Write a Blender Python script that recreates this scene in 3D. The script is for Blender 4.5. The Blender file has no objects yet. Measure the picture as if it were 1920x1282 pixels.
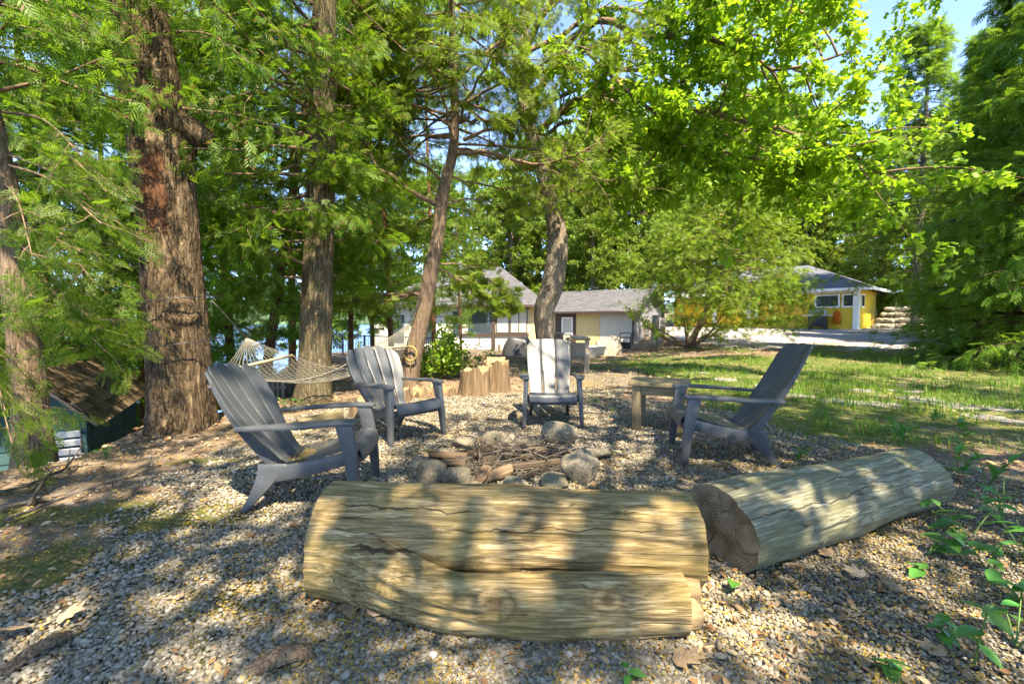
import bpy, bmesh, math, random
import numpy as np
from mathutils import Vector, Matrix, Euler

R = math.radians
SC = bpy.context.scene
COL = SC.collection

# ------------------------------------------------------------------ camera, sky, sun, exposure
CAM_H = 1.2
F_PX = 853.0
PITCH = math.atan(41.0 / F_PX)
cam_d = bpy.data.cameras.new('camera')
cam_d.sensor_width = 36.0
cam_d.lens = F_PX / 1920 * 36.0
cam_d.clip_start = 0.05
cam_d.clip_end = 5000
cam = bpy.data.objects.new('camera', cam_d)
COL.objects.link(cam)
cam.location = (0, 0, CAM_H)
cam.rotation_euler = (math.pi / 2 - PITCH, 0, 0)
SC.camera = cam

SUN_EL = R(57)
SUN_DIR = Vector((0.36, -0.93, 0)).normalized()      # horizontal direction towards the sun
world = bpy.data.worlds.new('World')
SC.world = world
world.use_nodes = True
wn = world.node_tree
sky = wn.nodes.new('ShaderNodeTexSky')
sky.sky_type = 'NISHITA'
sky.sun_disc = False
sky.sun_elevation = SUN_EL
sky.sun_rotation = math.atan2(SUN_DIR.x, SUN_DIR.y)
sky.altitude = 2000
sky.air_density = 0.48
sky.dust_density = 0.1
sky.ozone_density = 1.8
wn.links.new(sky.outputs[0], wn.nodes['Background'].inputs[0])
wn.nodes['Background'].inputs[1].default_value = 0.15

sun_l = bpy.data.lights.new('sun', 'SUN')
sun_l.energy = 2.7
sun_l.angle = R(0.53)
sun_l.color = (1.0, 0.91, 0.76)
sun = bpy.data.objects.new('sun', sun_l)
COL.objects.link(sun)
sd = Vector((SUN_DIR.x * math.cos(SUN_EL), SUN_DIR.y * math.cos(SUN_EL), math.sin(SUN_EL)))
sun.rotation_euler = sd.to_track_quat('Z', 'Y').to_euler()

SC.view_settings.view_transform = 'Standard'
SC.view_settings.look = 'None'
SC.view_settings.exposure = 2.95
SC.view_settings.gamma = 1.0
SC.view_settings.use_white_balance = True
SC.view_settings.white_balance_temperature = 7300
SC.view_settings.white_balance_tint = 8
SC.render.engine = 'CYCLES'
cy = SC.cycles
cy.use_denoising = True
cy.denoising_prefilter = 'NONE'
cy.use_adaptive_sampling = True
cy.adaptive_threshold = 0.03
cy.max_bounces = 5
cy.diffuse_bounces = 3
cy.glossy_bounces = 3
cy.transmission_bounces = 3
cy.transparent_max_bounces = 6
cy.sample_clamp_indirect = 6.0
cy.caustics_reflective = False
cy.caustics_refractive = False

# ------------------------------------------------------------------ helpers
CP, SP_ = math.cos(PITCH), math.sin(PITCH)


def at(px, py, Y):
    """world point seen at pixel (px, py) of the 1920x1282 photograph, at distance Y along +Y"""
    cx = (px - 960.0) / F_PX
    cyy = (641.0 - py) / F_PX
    dy = CP + cyy * SP_
    dz = cyy * CP - SP_
    k = Y / dy
    return Vector((cx * k, Y, CAM_H + dz * k))


def _hash(ix, iy, iz, s):
    n = (ix * 374761393 + iy * 668265263 + iz * 2147483647 + s * 974634777) & 0xFFFFFFFF
    n = ((n ^ (n >> 13)) * 1274126177) & 0xFFFFFFFF
    n = n ^ (n >> 16)
    return (n & 0xFFFFFF) / float(0xFFFFFF)


def vnoise(x, y, z=0.0, seed=0):
    x, y, z = np.broadcast_arrays(np.asarray(x, float), np.asarray(y, float), np.asarray(z, float))
    ix, iy, iz = np.floor(x).astype(np.int64), np.floor(y).astype(np.int64), np.floor(z).astype(np.int64)
    fx, fy, fz = x - ix, y - iy, z - iz
    fx, fy, fz = fx * fx * (3 - 2 * fx), fy * fy * (3 - 2 * fy), fz * fz * (3 - 2 * fz)
    r = 0
    for dx in (0, 1):
        wx = fx if dx else 1 - fx
        for dy in (0, 1):
            wy = fy if dy else 1 - fy
            for dz in (0, 1):
                wz = fz if dz else 1 - fz
                r = r + wx * wy * wz * _hash(ix + dx, iy + dy, iz + dz, seed)
    return r


def fbm(x, y, z=0.0, oct=4, seed=0):
    a, t, r = 0.5, 0.0, 0.0
    for o in range(oct):
        r = r + a * vnoise(np.asarray(x) * 2 ** o, np.asarray(y) * 2 ** o, np.asarray(z) * 2 ** o, seed + o * 17)
        t += a
        a *= 0.5
    return r / t


def sstep(a, b, x):
    t = np.clip((np.asarray(x, float) - a) / (b - a), 0, 1)
    return t * t * (3 - 2 * t)


def mesh_np(name, v, f, mat=None, smooth=False):
    v = np.ascontiguousarray(v, dtype=np.float32).reshape(-1, 3)
    f = np.ascontiguousarray(f, dtype=np.int32)
    k = f.shape[1]
    me = bpy.data.meshes.new(name)
    me.vertices.add(len(v))
    me.vertices.foreach_set('co', v.ravel())
    me.loops.add(f.size)
    me.loops.foreach_set('vertex_index', f.ravel())
    me.polygons.add(len(f))
    me.polygons.foreach_set('loop_start', np.arange(len(f), dtype=np.int32) * k)
    if smooth:
        me.polygons.foreach_set('use_smooth', np.ones(len(f), dtype=bool))
    me.update(calc_edges=True)
    if mat:
        me.materials.append(mat)
    return me


def mesh_py(name, v, f, mat=None, smooth=False):
    me = bpy.data.meshes.new(name)
    me.from_pydata([tuple(p) for p in v], [], [tuple(q) for q in f])
    if smooth:
        me.polygons.foreach_set('use_smooth', [True] * len(me.polygons))
    me.update()
    if mat:
        me.materials.append(mat)
    return me


class MB:
    """collects simple shapes into one mesh"""
    def __init__(self):
        self.v, self.f = [], []

    def raw(self, v, f):
        b = len(self.v)
        self.v += [tuple(p) for p in v]
        self.f += [tuple(i + b for i in q) for q in f]
        return self

    def box(self, c, s, rot=None):
        hx, hy, hz = s[0] / 2, s[1] / 2, s[2] / 2
        pts = [Vector((x, y, z)) for x in (-hx, hx) for y in (-hy, hy) for z in (-hz, hz)]
        if rot is not None:
            m = Euler(rot).to_matrix() if not isinstance(rot, Matrix) else rot
            pts = [m @ p for p in pts]
        c = Vector(c)
        return self.raw([p + c for p in pts], [(0, 1, 3, 2), (4, 6, 7, 5), (0, 4, 5, 1), (2, 3, 7, 6), (0, 2, 6, 4), (1, 5, 7, 3)])

    def prism(self, poly, fn0, fn1):
        n = len(poly)
        v = [fn0(p) for p in poly] + [fn1(p) for p in poly]
        f = [tuple(range(n))[::-1], tuple(range(n, 2 * n))]
        f += [(i, (i + 1) % n, n + (i + 1) % n, n + i) for i in range(n)]
        return self.raw(v, f)

    def tube(self, pts, radii, n=8, cap=True, flat=1.0):
        v, f = tube_arrays(pts, radii, n, flat=flat)
        self.raw(v.tolist(), f.tolist())
        if cap:
            b = len(self.v) - len(v)
            self.f.append(tuple(b + i for i in range(n))[::-1])
            self.f.append(tuple(b + len(v) - n + i for i in range(n)))
        return self

    def loft(self, secs):
        """secs: list of 4-point rectangles (lists of Vectors)"""
        n = len(secs[0])
        v = [p for s in secs for p in s]
        f = []
        for i in range(len(secs) - 1):
            for j in range(n):
                f.append((i * n + j, i * n + (j + 1) % n, (i + 1) * n + (j + 1) % n, (i + 1) * n + j))
        f.append(tuple(range(n))[::-1])
        f.append(tuple(range((len(secs) - 1) * n, len(secs) * n)))
        return self.raw(v, f)

    def mesh(self, name, mat=None, smooth=False):
        return mesh_py(name, self.v, self.f, mat, smooth)

    def build(self, name, mat, parent=None, smooth=False, bevel=0, segs=2):
        me = self.mesh(name, mat, smooth)
        if bevel:
            bev_mesh(me, bevel, segs)
        return ob(name, me, parent)


def bev_mesh(me, w, segs=2):
    bm = bmesh.new()
    bm.from_mesh(me)
    bmesh.ops.recalc_face_normals(bm, faces=bm.faces)
    ed = [e for e in bm.edges if len(e.link_faces) == 2 and e.calc_face_angle(0) > 0.5]
    bmesh.ops.bevel(bm, geom=ed, offset=w, segments=segs, affect='EDGES', profile=0.5, clamp_overlap=True)
    for f in bm.faces:
        f.smooth = True
    bm.to_mesh(me)
    bm.free()
    try:
        me.set_sharp_from_angle(angle=R(40))
    except Exception:
        pass


def fixn(me):
    bm = bmesh.new()
    bm.from_mesh(me)
    bmesh.ops.recalc_face_normals(bm, faces=bm.faces)
    bm.to_mesh(me)
    bm.free()
    return me


def frames(pts):
    pts = np.asarray(pts, float)
    t = np.gradient(pts, axis=0)
    t /= np.linalg.norm(t, axis=1, keepdims=True) + 1e-12
    ref = np.array([0, 0, 1.0]) if abs(t[:, 2]).mean() < 0.75 else np.array([1.0, 0, 0])
    u = np.cross(ref, t)
    u /= np.linalg.norm(u, axis=1, keepdims=True) + 1e-12
    w = np.cross(t, u)
    return pts, t, u, w


def tube_arrays(pts, radii, n=6, flat=1.0):
    pts, t, u, w = frames(pts)
    radii = np.broadcast_to(np.asarray(radii, float), (len(pts),))
    a = np.arange(n) * 2 * math.pi / n
    v = pts[:, None, :] + radii[:, None, None] * (np.cos(a)[None, :, None] * u[:, None, :] + flat * np.sin(a)[None, :, None] * w[:, None, :])
    m = len(pts)
    i = np.arange(m - 1)[:, None] * n
    j = np.arange(n)[None, :]
    j2 = (j + 1) % n
    f = np.stack([i + j, i + j2, i + n + j2, i + n + j], -1).reshape(-1, 4)
    return v.reshape(-1, 3), f


def catmull(pts, m):
    """smooth resampling of rows (any columns) to m rows"""
    p = np.asarray(pts, float)
    n = len(p)
    s = np.linspace(0, n - 1, m)
    i = np.minimum(s.astype(int), n - 2)
    t = (s - i)[:, None]
    p0 = p[np.maximum(i - 1, 0)]
    p1 = p[i]
    p2 = p[i + 1]
    p3 = p[np.minimum(i + 2, n - 1)]
    return 0.5 * ((2 * p1) + (-p0 + p2) * t + (2 * p0 - 5 * p1 + 4 * p2 - p3) * t ** 2 + (-p0 + 3 * p1 - 3 * p2 + p3) * t ** 3)


def ob(name, me, parent=None, loc=None, rot=None, scale=None):
    o = bpy.data.objects.new(name, me)
    COL.objects.link(o)
    if parent is not None:
        o.parent = parent
    if loc is not None:
        o.location = loc
    if rot is not None:
        o.rotation_euler = rot
    if scale is not None:
        o.scale = scale if hasattr(scale, '__len__') else (scale,) * 3
    return o


def tag(o, label=None, cat=None, group=None, kind=None):
    if label:
        o['label'] = label
    if cat:
        o['category'] = cat
    if group:
        o['group'] = group
    if kind or cat:
        o['kind'] = kind or 'thing'
    return o


def thing(name, label, cat, loc=(0, 0, 0), rz=0.0, group=None, rot=None, scale=None):
    o = ob(name, None, None, loc, rot if rot is not None else (0, 0, rz), scale)
    o.empty_display_size = 0.1
    return tag(o, label, cat, group)


def copy_tree(root, loc=None, rot=None, scale=None, label=None, group=None, thin=False):
    c = root.copy()
    COL.objects.link(c)
    if loc is not None:
        c.location = loc
    if rot is not None:
        c.rotation_euler = rot
    if scale is not None:
        c.scale = scale if hasattr(scale, '__len__') else (scale,) * 3
    if label:
        c['label'] = label
    if group:
        c['group'] = group
    for ch in list(root.children):
        if thin and ch.matrix_local != Matrix.Identity(4):
            continue
        k = ch.copy()
        COL.objects.link(k)
        k.parent = c
        for g in list(ch.children):
            q = g.copy()
            COL.objects.link(q)
            q.parent = k
    return c


# ------------------------------------------------------------------ materials
class NT:
    def __init__(self, name):
        self.m = bpy.data.materials.new(name)
        self.m.use_nodes = True
        self.t = self.m.node_tree
        self.b = self.t.nodes['Principled BSDF']
        self.o = self.t.nodes['Material Output']

    def n(self, typ, props=None, **ins):
        nd = self.t.nodes.new(typ)
        for k, v in (props or {}).items():
            setattr(nd, k, v)
        for k, v in ins.items():
            self.put(nd, k.replace('_', ' '), v)
        return nd

    def put(self, nd, key, v):
        s = nd.inputs[key] if not isinstance(key, int) else nd.inputs[key]
        if isinstance(v, bpy.types.NodeSocket):
            self.t.links.new(v, s)
        elif isinstance(v, (tuple, list)) and len(v) == 3 and s.type == 'RGBA':
            s.default_value = (*v, 1)
        else:
            s.default_value = v

    def coords(self, kind='Object', scale=(1, 1, 1), rot=(0, 0, 0), loc=(0, 0, 0)):
        tc = self.n('ShaderNodeTexCoord')
        mp = self.n('ShaderNodeMapping')
        mp.inputs['Scale'].default_value = scale
        mp.inputs['Rotation'].default_value = rot
        mp.inputs['Location'].default_value = loc
        self.t.links.new(tc.outputs[kind], mp.inputs[0])
        return mp.outputs[0]

    def noise(self, vec, scale=5, detail=4, rough=0.55, dist=0.0):
        nd = self.n('ShaderNodeTexNoise', None, Scale=scale, Detail=detail, Roughness=rough, Distortion=dist)
        if vec is not None:
            self.t.links.new(vec, nd.inputs['Vector'])
        return nd.outputs['Fac']

    def vor(self, vec, scale=5, feature='F1', out='Distance', rnd=1.0):
        nd = self.n('ShaderNodeTexVoronoi', {'feature': feature}, Scale=scale, Randomness=rnd)
        if vec is not None:
            self.t.links.new(vec, nd.inputs['Vector'])
        return nd.outputs[out]

    def ramp(self, fac, stops, interp='LINEAR'):
        nd = self.n('ShaderNodeValToRGB')
        cr = nd.color_ramp
        cr.interpolation = interp
        while len(cr.elements) < len(stops):
            cr.elements.new(0.5)
        for e, (p, c) in zip(cr.elements, stops):
            e.position = p
            e.color = (c, c, c, 1) if not isinstance(c, (tuple, list)) else (*c, 1)
        self.t.links.new(fac, nd.inputs[0])
        return nd.outputs[0]

    def mix(self, fac, a, b, mode='MIX'):
        nd = self.n('ShaderNodeMix', {'data_type': 'RGBA', 'blend_type': mode})
        self.put(nd, 0, fac)
        self.put(nd, 6, a)
        self.put(nd, 7, b)
        return nd.outputs[2]

    def math(self, op, a, b=0.5, clamp=False):
        nd = self.n('ShaderNodeMath', {'operation': op, 'use_clamp': clamp})
        self.put(nd, 0, a)
        self.put(nd, 1, b)
        return nd.outputs[0]

    def attr(self, name, out='Fac'):
        return self.n('ShaderNodeAttribute', {'attribute_name': name}).outputs[out]

    def bump(self, h, strength=0.5, dist=0.02, prev=None):
        nd = self.n('ShaderNodeBump', None, Strength=strength, Distance=dist)
        self.put(nd, 'Height', h)
        if prev is not None:
            self.put(nd, 'Normal', prev)
        return nd.outputs[0]

    def fin(self, col=None, rough=0.7, spec=0.3, normal=None, metal=0.0):
        if col is not None:
            self.put(self.b, 'Base Color', col)
        self.put(self.b, 'Roughness', rough)
        self.put(self.b, 'Specular IOR Level', spec)
        self.put(self.b, 'Metallic', metal)
        if normal is not None:
            self.put(self.b, 'Normal', normal)
        return self.m


def m_leaf(name, c1, c2, trans=0.35, tcol=None, rough=0.5, spec=0.3, brown=None):
    k = NT(name)
    isl = k.n('ShaderNodeNewGeometry').outputs['Random Per Island']
    rnd = k.n('ShaderNodeObjectInfo').outputs['Random']
    f = isl
    c = k.mix(f, c1, c2)
    hs = k.n('ShaderNodeHueSaturation')
    k.put(hs, 'Color', c)
    k.put(hs, 'Hue', k.math('ADD', k.math('MULTIPLY', rnd, 0.03), 0.485))
    k.put(hs, 'Value', k.math('ADD', k.math('MULTIPLY', rnd, 0.35), 0.82))
    c = hs.outputs[0]
    if brown:
        c = k.mix(k.math('GREATER_THAN', isl, 0.94), c, brown)
    k.fin(c, rough, spec)
    tr = k.n('ShaderNodeBsdfTranslucent')
    k.put(tr, 'Color', k.mix(0.75, c, tcol or (0.35, 0.5, 0.03), 'MIX') if tcol else c)
    ms = k.n('ShaderNodeMixShader')
    k.put(ms, 0, trans)
    k.t.links.new(k.b.outputs[0], ms.inputs[1])
    k.t.links.new(tr.outputs[0], ms.inputs[2])
    k.t.links.new(ms.outputs[0], k.o.inputs[0])
    return k.m


def m_bark(name, dark, mid, light, scale=1.0, zs=0.22, moss=0.0, bump=0.9, plate=0.6):
    k = NT(name)
    wob = k.noise(k.coords('Object'), 7.0 * scale, 3)
    v = k.coords('Object', (scale * 22, scale * 22, scale * 22 * zs))
    ad = k.n('ShaderNodeVectorMath', {'operation': 'ADD'})
    cb = k.n('ShaderNodeCombineXYZ')
    w = k.math('MULTIPLY', k.math('SUBTRACT', wob, 0.5), 2.4)
    for i in range(3):
        k.put(cb, i, w)
    k.put(ad, 0, v)
    k.put(ad, 1, cb.outputs[0])
    cr = k.vor(ad.outputs[0], 1.0, 'DISTANCE_TO_EDGE')
    crk = k.ramp(cr, [(0.0, 0.0), (0.10, 0.55), (0.32, 1.0)])
    n2 = k.noise(k.coords('Object', (scale * 60, scale * 60, scale * 60 * zs * 0.6)), 1.0, 4, 0.65, 0.3)
    n3 = k.noise(k.coords('Object'), 1.6, 3)
    n4 = k.noise(k.coords('Object', (scale * 13, scale * 13, scale * 13 * zs * 1.4)), 1.0, 5, 0.6, 0.8)
    rid = k.math('MULTIPLY', k.math('ABSOLUTE', k.math('SUBTRACT', n4, 0.5), 0), 4.5, True)
    h = k.math('ADD', k.math('ADD', k.math('MULTIPLY', crk, plate * 0.4), k.math('MULTIPLY', rid, plate * 0.75)), k.math('MULTIPLY', n2, 1.0 - plate * 0.6))
    c = k.ramp(k.math('ADD', k.math('MULTIPLY', h, 0.8), 0.02), [(0.28, dark), (0.55, mid), (0.86, light)])
    c = k.mix(k.math('MULTIPLY', k.math('SUBTRACT', n3, 0.45), 1.3, True), c, k.mix(0.5, c, mid))
    if moss:
        ms = k.ramp(k.noise(k.coords('Object'), 2.6, 5, 0.65), [(0.5, 0.0), (0.68, 1.0)])
        c = k.mix(k.math('MULTIPLY', ms, moss), c, (0.09, 0.1, 0.03))
    sc = k.attr('scar')
    c = k.mix(k.math('MULTIPLY', sc, 0.85), c, k.mix(n2, (0.04, 0.015, 0.008), (0.19, 0.085, 0.042)))
    return k.fin(c, 0.9, 0.12, k.bump(h, bump, 0.035))


def m_plain(name, col, rough=0.6, spec=0.3, var=0.15, scale=6, bump=0.0, metal=0.0, objvar=0.0):
    k = NT(name)
    n = k.noise(k.coords('Object'), scale, 5, 0.6)
    lo = tuple(c * (1 - var) for c in col)
    hi = tuple(min(1, c * (1 + var)) for c in col)
    c = k.ramp(n, [(0.3, lo), (0.7, hi)])
    if objvar:
        rnd = k.n('ShaderNodeObjectInfo').outputs['Random']
        hs = k.n('ShaderNodeHueSaturation')
        k.put(hs, 'Color', c)
        k.put(hs, 'Value', k.math('ADD', k.math('MULTIPLY', rnd, 2 * objvar), 1 - objvar))
        c = hs.outputs[0]
    return k.fin(c, rough, spec, k.bump(n, bump, 0.01) if bump else None, metal)


def m_wood(name, c1, c2, c3, axis=0, scale=1.0, bump=0.35, rough=0.8, objvar=0.25, green=0.0):
    k = NT(name)
    s = [scale * 40] * 3
    s[axis] = scale * 2.2
    v = k.coords('Object', tuple(s))
    rnd = k.n('ShaderNodeObjectInfo').outputs['Random']
    vv = k.n('ShaderNodeVectorMath', {'operation': 'ADD'})
    k.put(vv, 0, v)
    cb = k.n('ShaderNodeCombineXYZ')
    for i in range(3):
        k.put(cb, i, k.math('MULTIPLY', rnd, 57.0))
    k.put(vv, 1, cb.outputs[0])
    v = vv.outputs[0]
    n = k.noise(v, 1.0, 5, 0.6, 0.7)
    big = k.noise(k.coords('Object'), 3.0 * scale, 3)
    c = k.ramp(n, [(0.3, c1), (0.5, c2), (0.72, c3)])
    c = k.mix(k.math('MULTIPLY', big, 0.5), c, c1)
    if green:
        g = k.ramp(k.noise(k.coords('Object'), 4.0 * scale, 5, 0.7), [(0.45, 0.0), (0.7, 1.0)])
        c = k.mix(k.math('MULTIPLY', g, green), c, (0.1, 0.11, 0.04))
    hs = k.n('ShaderNodeHueSaturation')
    k.put(hs, 'Color', c)
    k.put(hs, 'Value', k.math('ADD', k.math('MULTIPLY', rnd, 2 * objvar), 1 - objvar))
    return k.fin(hs.outputs[0], rough, 0.2, k.bump(n, bump, 0.008))


M = {}
M['cedar'] = m_leaf('cedar_leaf', (0.06, 0.15, 0.012), (0.155, 0.245, 0.025), 0.55, (0.22, 0.38, 0.02), brown=(0.16, 0.07, 0.02))
M['cedar_dark'] = m_leaf('cedar_leaf_dark', (0.075, 0.165, 0.018), (0.17, 0.26, 0.03), 0.5, (0.22, 0.36, 0.02))
M['cedar_light'] = m_leaf('cedar_leaf_light', (0.095, 0.18, 0.015), (0.21, 0.29, 0.035), 0.55, (0.28, 0.42, 0.03), brown=(0.2, 0.09, 0.03))
M['maple'] = m_leaf('maple_leaf', (0.12, 0.24, 0.012), (0.26, 0.37, 0.025), 0.58, (0.32, 0.5, 0.025))
M['decid'] = m_leaf('deciduous_leaf', (0.10, 0.19, 0.02), (0.22, 0.3, 0.05), 0.5, (0.27, 0.4, 0.03))
M['shrub'] = m_leaf('shrub_leaf', (0.09, 0.22, 0.015), (0.2, 0.34, 0.03), 0.45, (0.24, 0.42, 0.02))
M['weed'] = m_leaf('weed_leaf', (0.045, 0.17, 0.03), (0.09, 0.24, 0.04), 0.3, (0.1, 0.3, 0.03), rough=0.38, spec=0.4)
M['grass'] = m_leaf('grass_blade', (0.08, 0.17, 0.015), (0.18, 0.27, 0.03), 0.35, (0.15, 0.26, 0.02))
M['bark_big'] = m_bark('bark_furrowed', (0.022, 0.015, 0.009), (0.125, 0.086, 0.05), (0.25, 0.185, 0.115), 1.0, 0.13, 0, 1.0, 0.62)
M['bark_cedar'] = m_bark('bark_cedar', (0.06, 0.04, 0.026), (0.24, 0.17, 0.115), (0.42, 0.33, 0.235), 1.9, 0.06, 0.15, 0.8, 0.4)
M['bark_moss'] = m_bark('bark_mossy_cedar', (0.03, 0.024, 0.014), (0.15, 0.118, 0.07), (0.36, 0.31, 0.21), 1.6, 0.07, 0.4, 0.9, 0.5)
M['bark_red'] = m_bark('bark_reddish', (0.05, 0.022, 0.012), (0.17, 0.085, 0.05), (0.3, 0.17, 0.1), 2.0, 0.09)
M['bark_grey'] = m_bark('bark_grey', (0.08, 0.062, 0.045), (0.25, 0.205, 0.155), (0.42, 0.35, 0.28), 1.5, 0.12, 0, 0.8, 0.45)
M['twig'] = m_plain('twig_bark', (0.17, 0.115, 0.075), 0.9, 0.1, 0.4, 12)
M['twig_dark'] = m_plain('twig_bark_dark', (0.06, 0.042, 0.03), 0.9, 0.1, 0.4, 12)

# ------------------------------------------------------------------ terrain
EDGE_Y = np.array([-40, -5, 0, 2, 3.3, 3.9, 4.5, 5.1, 6.5, 8, 10, 12, 15, 20, 26, 40, 80.])
EDGE_X = np.array([-9, -7, -5.6, -5.0, -4.4, -3.7, -3.65, -4.0, -3.5, -3.2, -3.4, -4.2, -6.5, -9, -10, -11, -14.])


def gh0(x, y):
    x, y = np.asarray(x, float), np.asarray(y, float)
    d = np.interp(y, EDGE_Y, EDGE_X) - x
    drop = np.clip(d, 0, None)
    z = -(drop ** 2 / (drop + 0.55)) * 0.72
    z = np.maximum(z, -8.5)
    wc = 1 - sstep(2.5, 9.0, x)
    z = z - 0.040 * np.clip(y - 10.0, 0, 18) * wc
    s = 0.62 * x + 0.78 * y
    z = z + sstep(2.0, 9.0, x) * (0.62 * sstep(16, 34, s) + np.clip(s - 34, 0, 200) * 0.02)
    z = z - 8 * sstep(34, 60, y) * (1 - sstep(-8, 8, x))
    return z


def gh(x, y):
    return float(gh0(x, y) + gnoise(x, y))


def gnoise(x, y):
    r = np.hypot(x, y)
    return (fbm(np.asarray(x) * 0.9, np.asarray(y) * 0.9, 0, 3, 5) - 0.5) * 0.07 * sstep(3, 12, r) + (fbm(np.asarray(x) * 3, np.asarray(y) * 3, 0, 3, 9) - 0.5) * 0.03


def G(px, py):
    """ground point under a pixel"""
    Y = 1.0
    p0 = None
    while Y < 80:
        p = at(px, py, Y)
        h = gh(p.x, p.y)
        if p.z <= h:
            a, b = Y - 0.1 * max(1, Y * 0.1), Y
            for _ in range(12):
                m = (a + b) / 2
                q = at(px, py, m)
                if q.z <= gh(q.x, q.y):
                    b = m
                else:
                    a = m
            q = at(px, py, b)
            return Vector((q.x, q.y, gh(q.x, q.y)))
        Y += 0.1 * max(1, Y * 0.1)
    p = at(px, py, 20)
    return Vector((p.x, p.y, gh(p.x, p.y)))


def zone_masks(x, y):
    n1 = fbm(x * 0.8, y * 0.8, 0, 4, 21)
    n2 = fbm(x * 2.6, y * 2.6, 0, 4, 33)
    n3 = fbm(x * 0.35, y * 0.35, 0, 3, 44)
    # gravel round the fire pit: an uneven disc that runs out to the camera
    d = np.hypot((x + 0.1) / 3.7, (y - 3.3) / 4.1) + (n1 - 0.5) * 0.35
    gravel = 1 - sstep(0.88, 1.06, d)
    gravel = np.maximum(gravel, (1 - sstep(0.9, 1.1, np.hypot((x - 0.8) / 4.0, (y - 0.4) / 3.0) + (n1 - .5) * .3)))
    path = sstep(3.2, 4.2, y) * (1 - sstep(0.5, 1.1, np.abs(x - 0.9 - (y - 7) * 0.42) + (n1 - 0.5) * 0.6)) * (1 - sstep(11, 13, y))
    gravel = np.maximum(gravel, path * 0.7)
    drive = sstep(17.5, 20, 0.25 * x + 0.95 * y + (n3 - 0.5) * 4 - 0.0) * sstep(7.5, 10, x + (n1 - .5) * 2) * (1 - sstep(30, 33, 0.62 * x + 0.78 * y - 7))
    lawn = sstep(1.7, 3.2, x - 0.12 * (y - 6) + (n1 - 0.5) * 2.2) * sstep(3.4, 5.6, y + (n1 - 0.5) * 2 + 0.12 * (x - 3)) * (1 - sstep(14.5, 17.5, y + (n1 - .5) * 3 + 0.08 * x))
    lawn = lawn * sstep(0.32, 0.5, n2 * 0.5 + n1 * 0.5 + 0.08)
    lawn2 = sstep(0.5, 0.62, n1) * sstep(9, 11, y) * (1 - sstep(18, 20, y)) * sstep(-1, 2, x) * 0.7
    lawn = np.clip(np.maximum(lawn, lawn2) * (1 - path * 0.6), 0, 1)
    dm = np.hypot((x + 2.75) / 1.1, (y - 1.95) / 0.75) + (n2 - 0.5) * 2.2
    moss = (1 - sstep(0.3, 0.95, dm)) * 0.65
    moss = np.maximum(moss, 0.65 * (1 - sstep(0.4, 0.9, np.hypot((x + 2.2) / 1.3, (y - 2.75) / 0.3) + (n2 - .5) * 1.6)))
    moss = np.maximum(moss, 0.6 * sstep(0.68, 0.75, n2) * (1 - sstep(4, 7, y)) * (x < -0.6))
    gravel = gravel * (1 - drive) * sstep(-0.45, 0.35, x + 1.75 + 0.25 * (y - 1.5) + (n1 - 0.5) * 1.5 + (n2 - 0.5) * 0.8)
    return gravel, lawn, moss, drive


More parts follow.
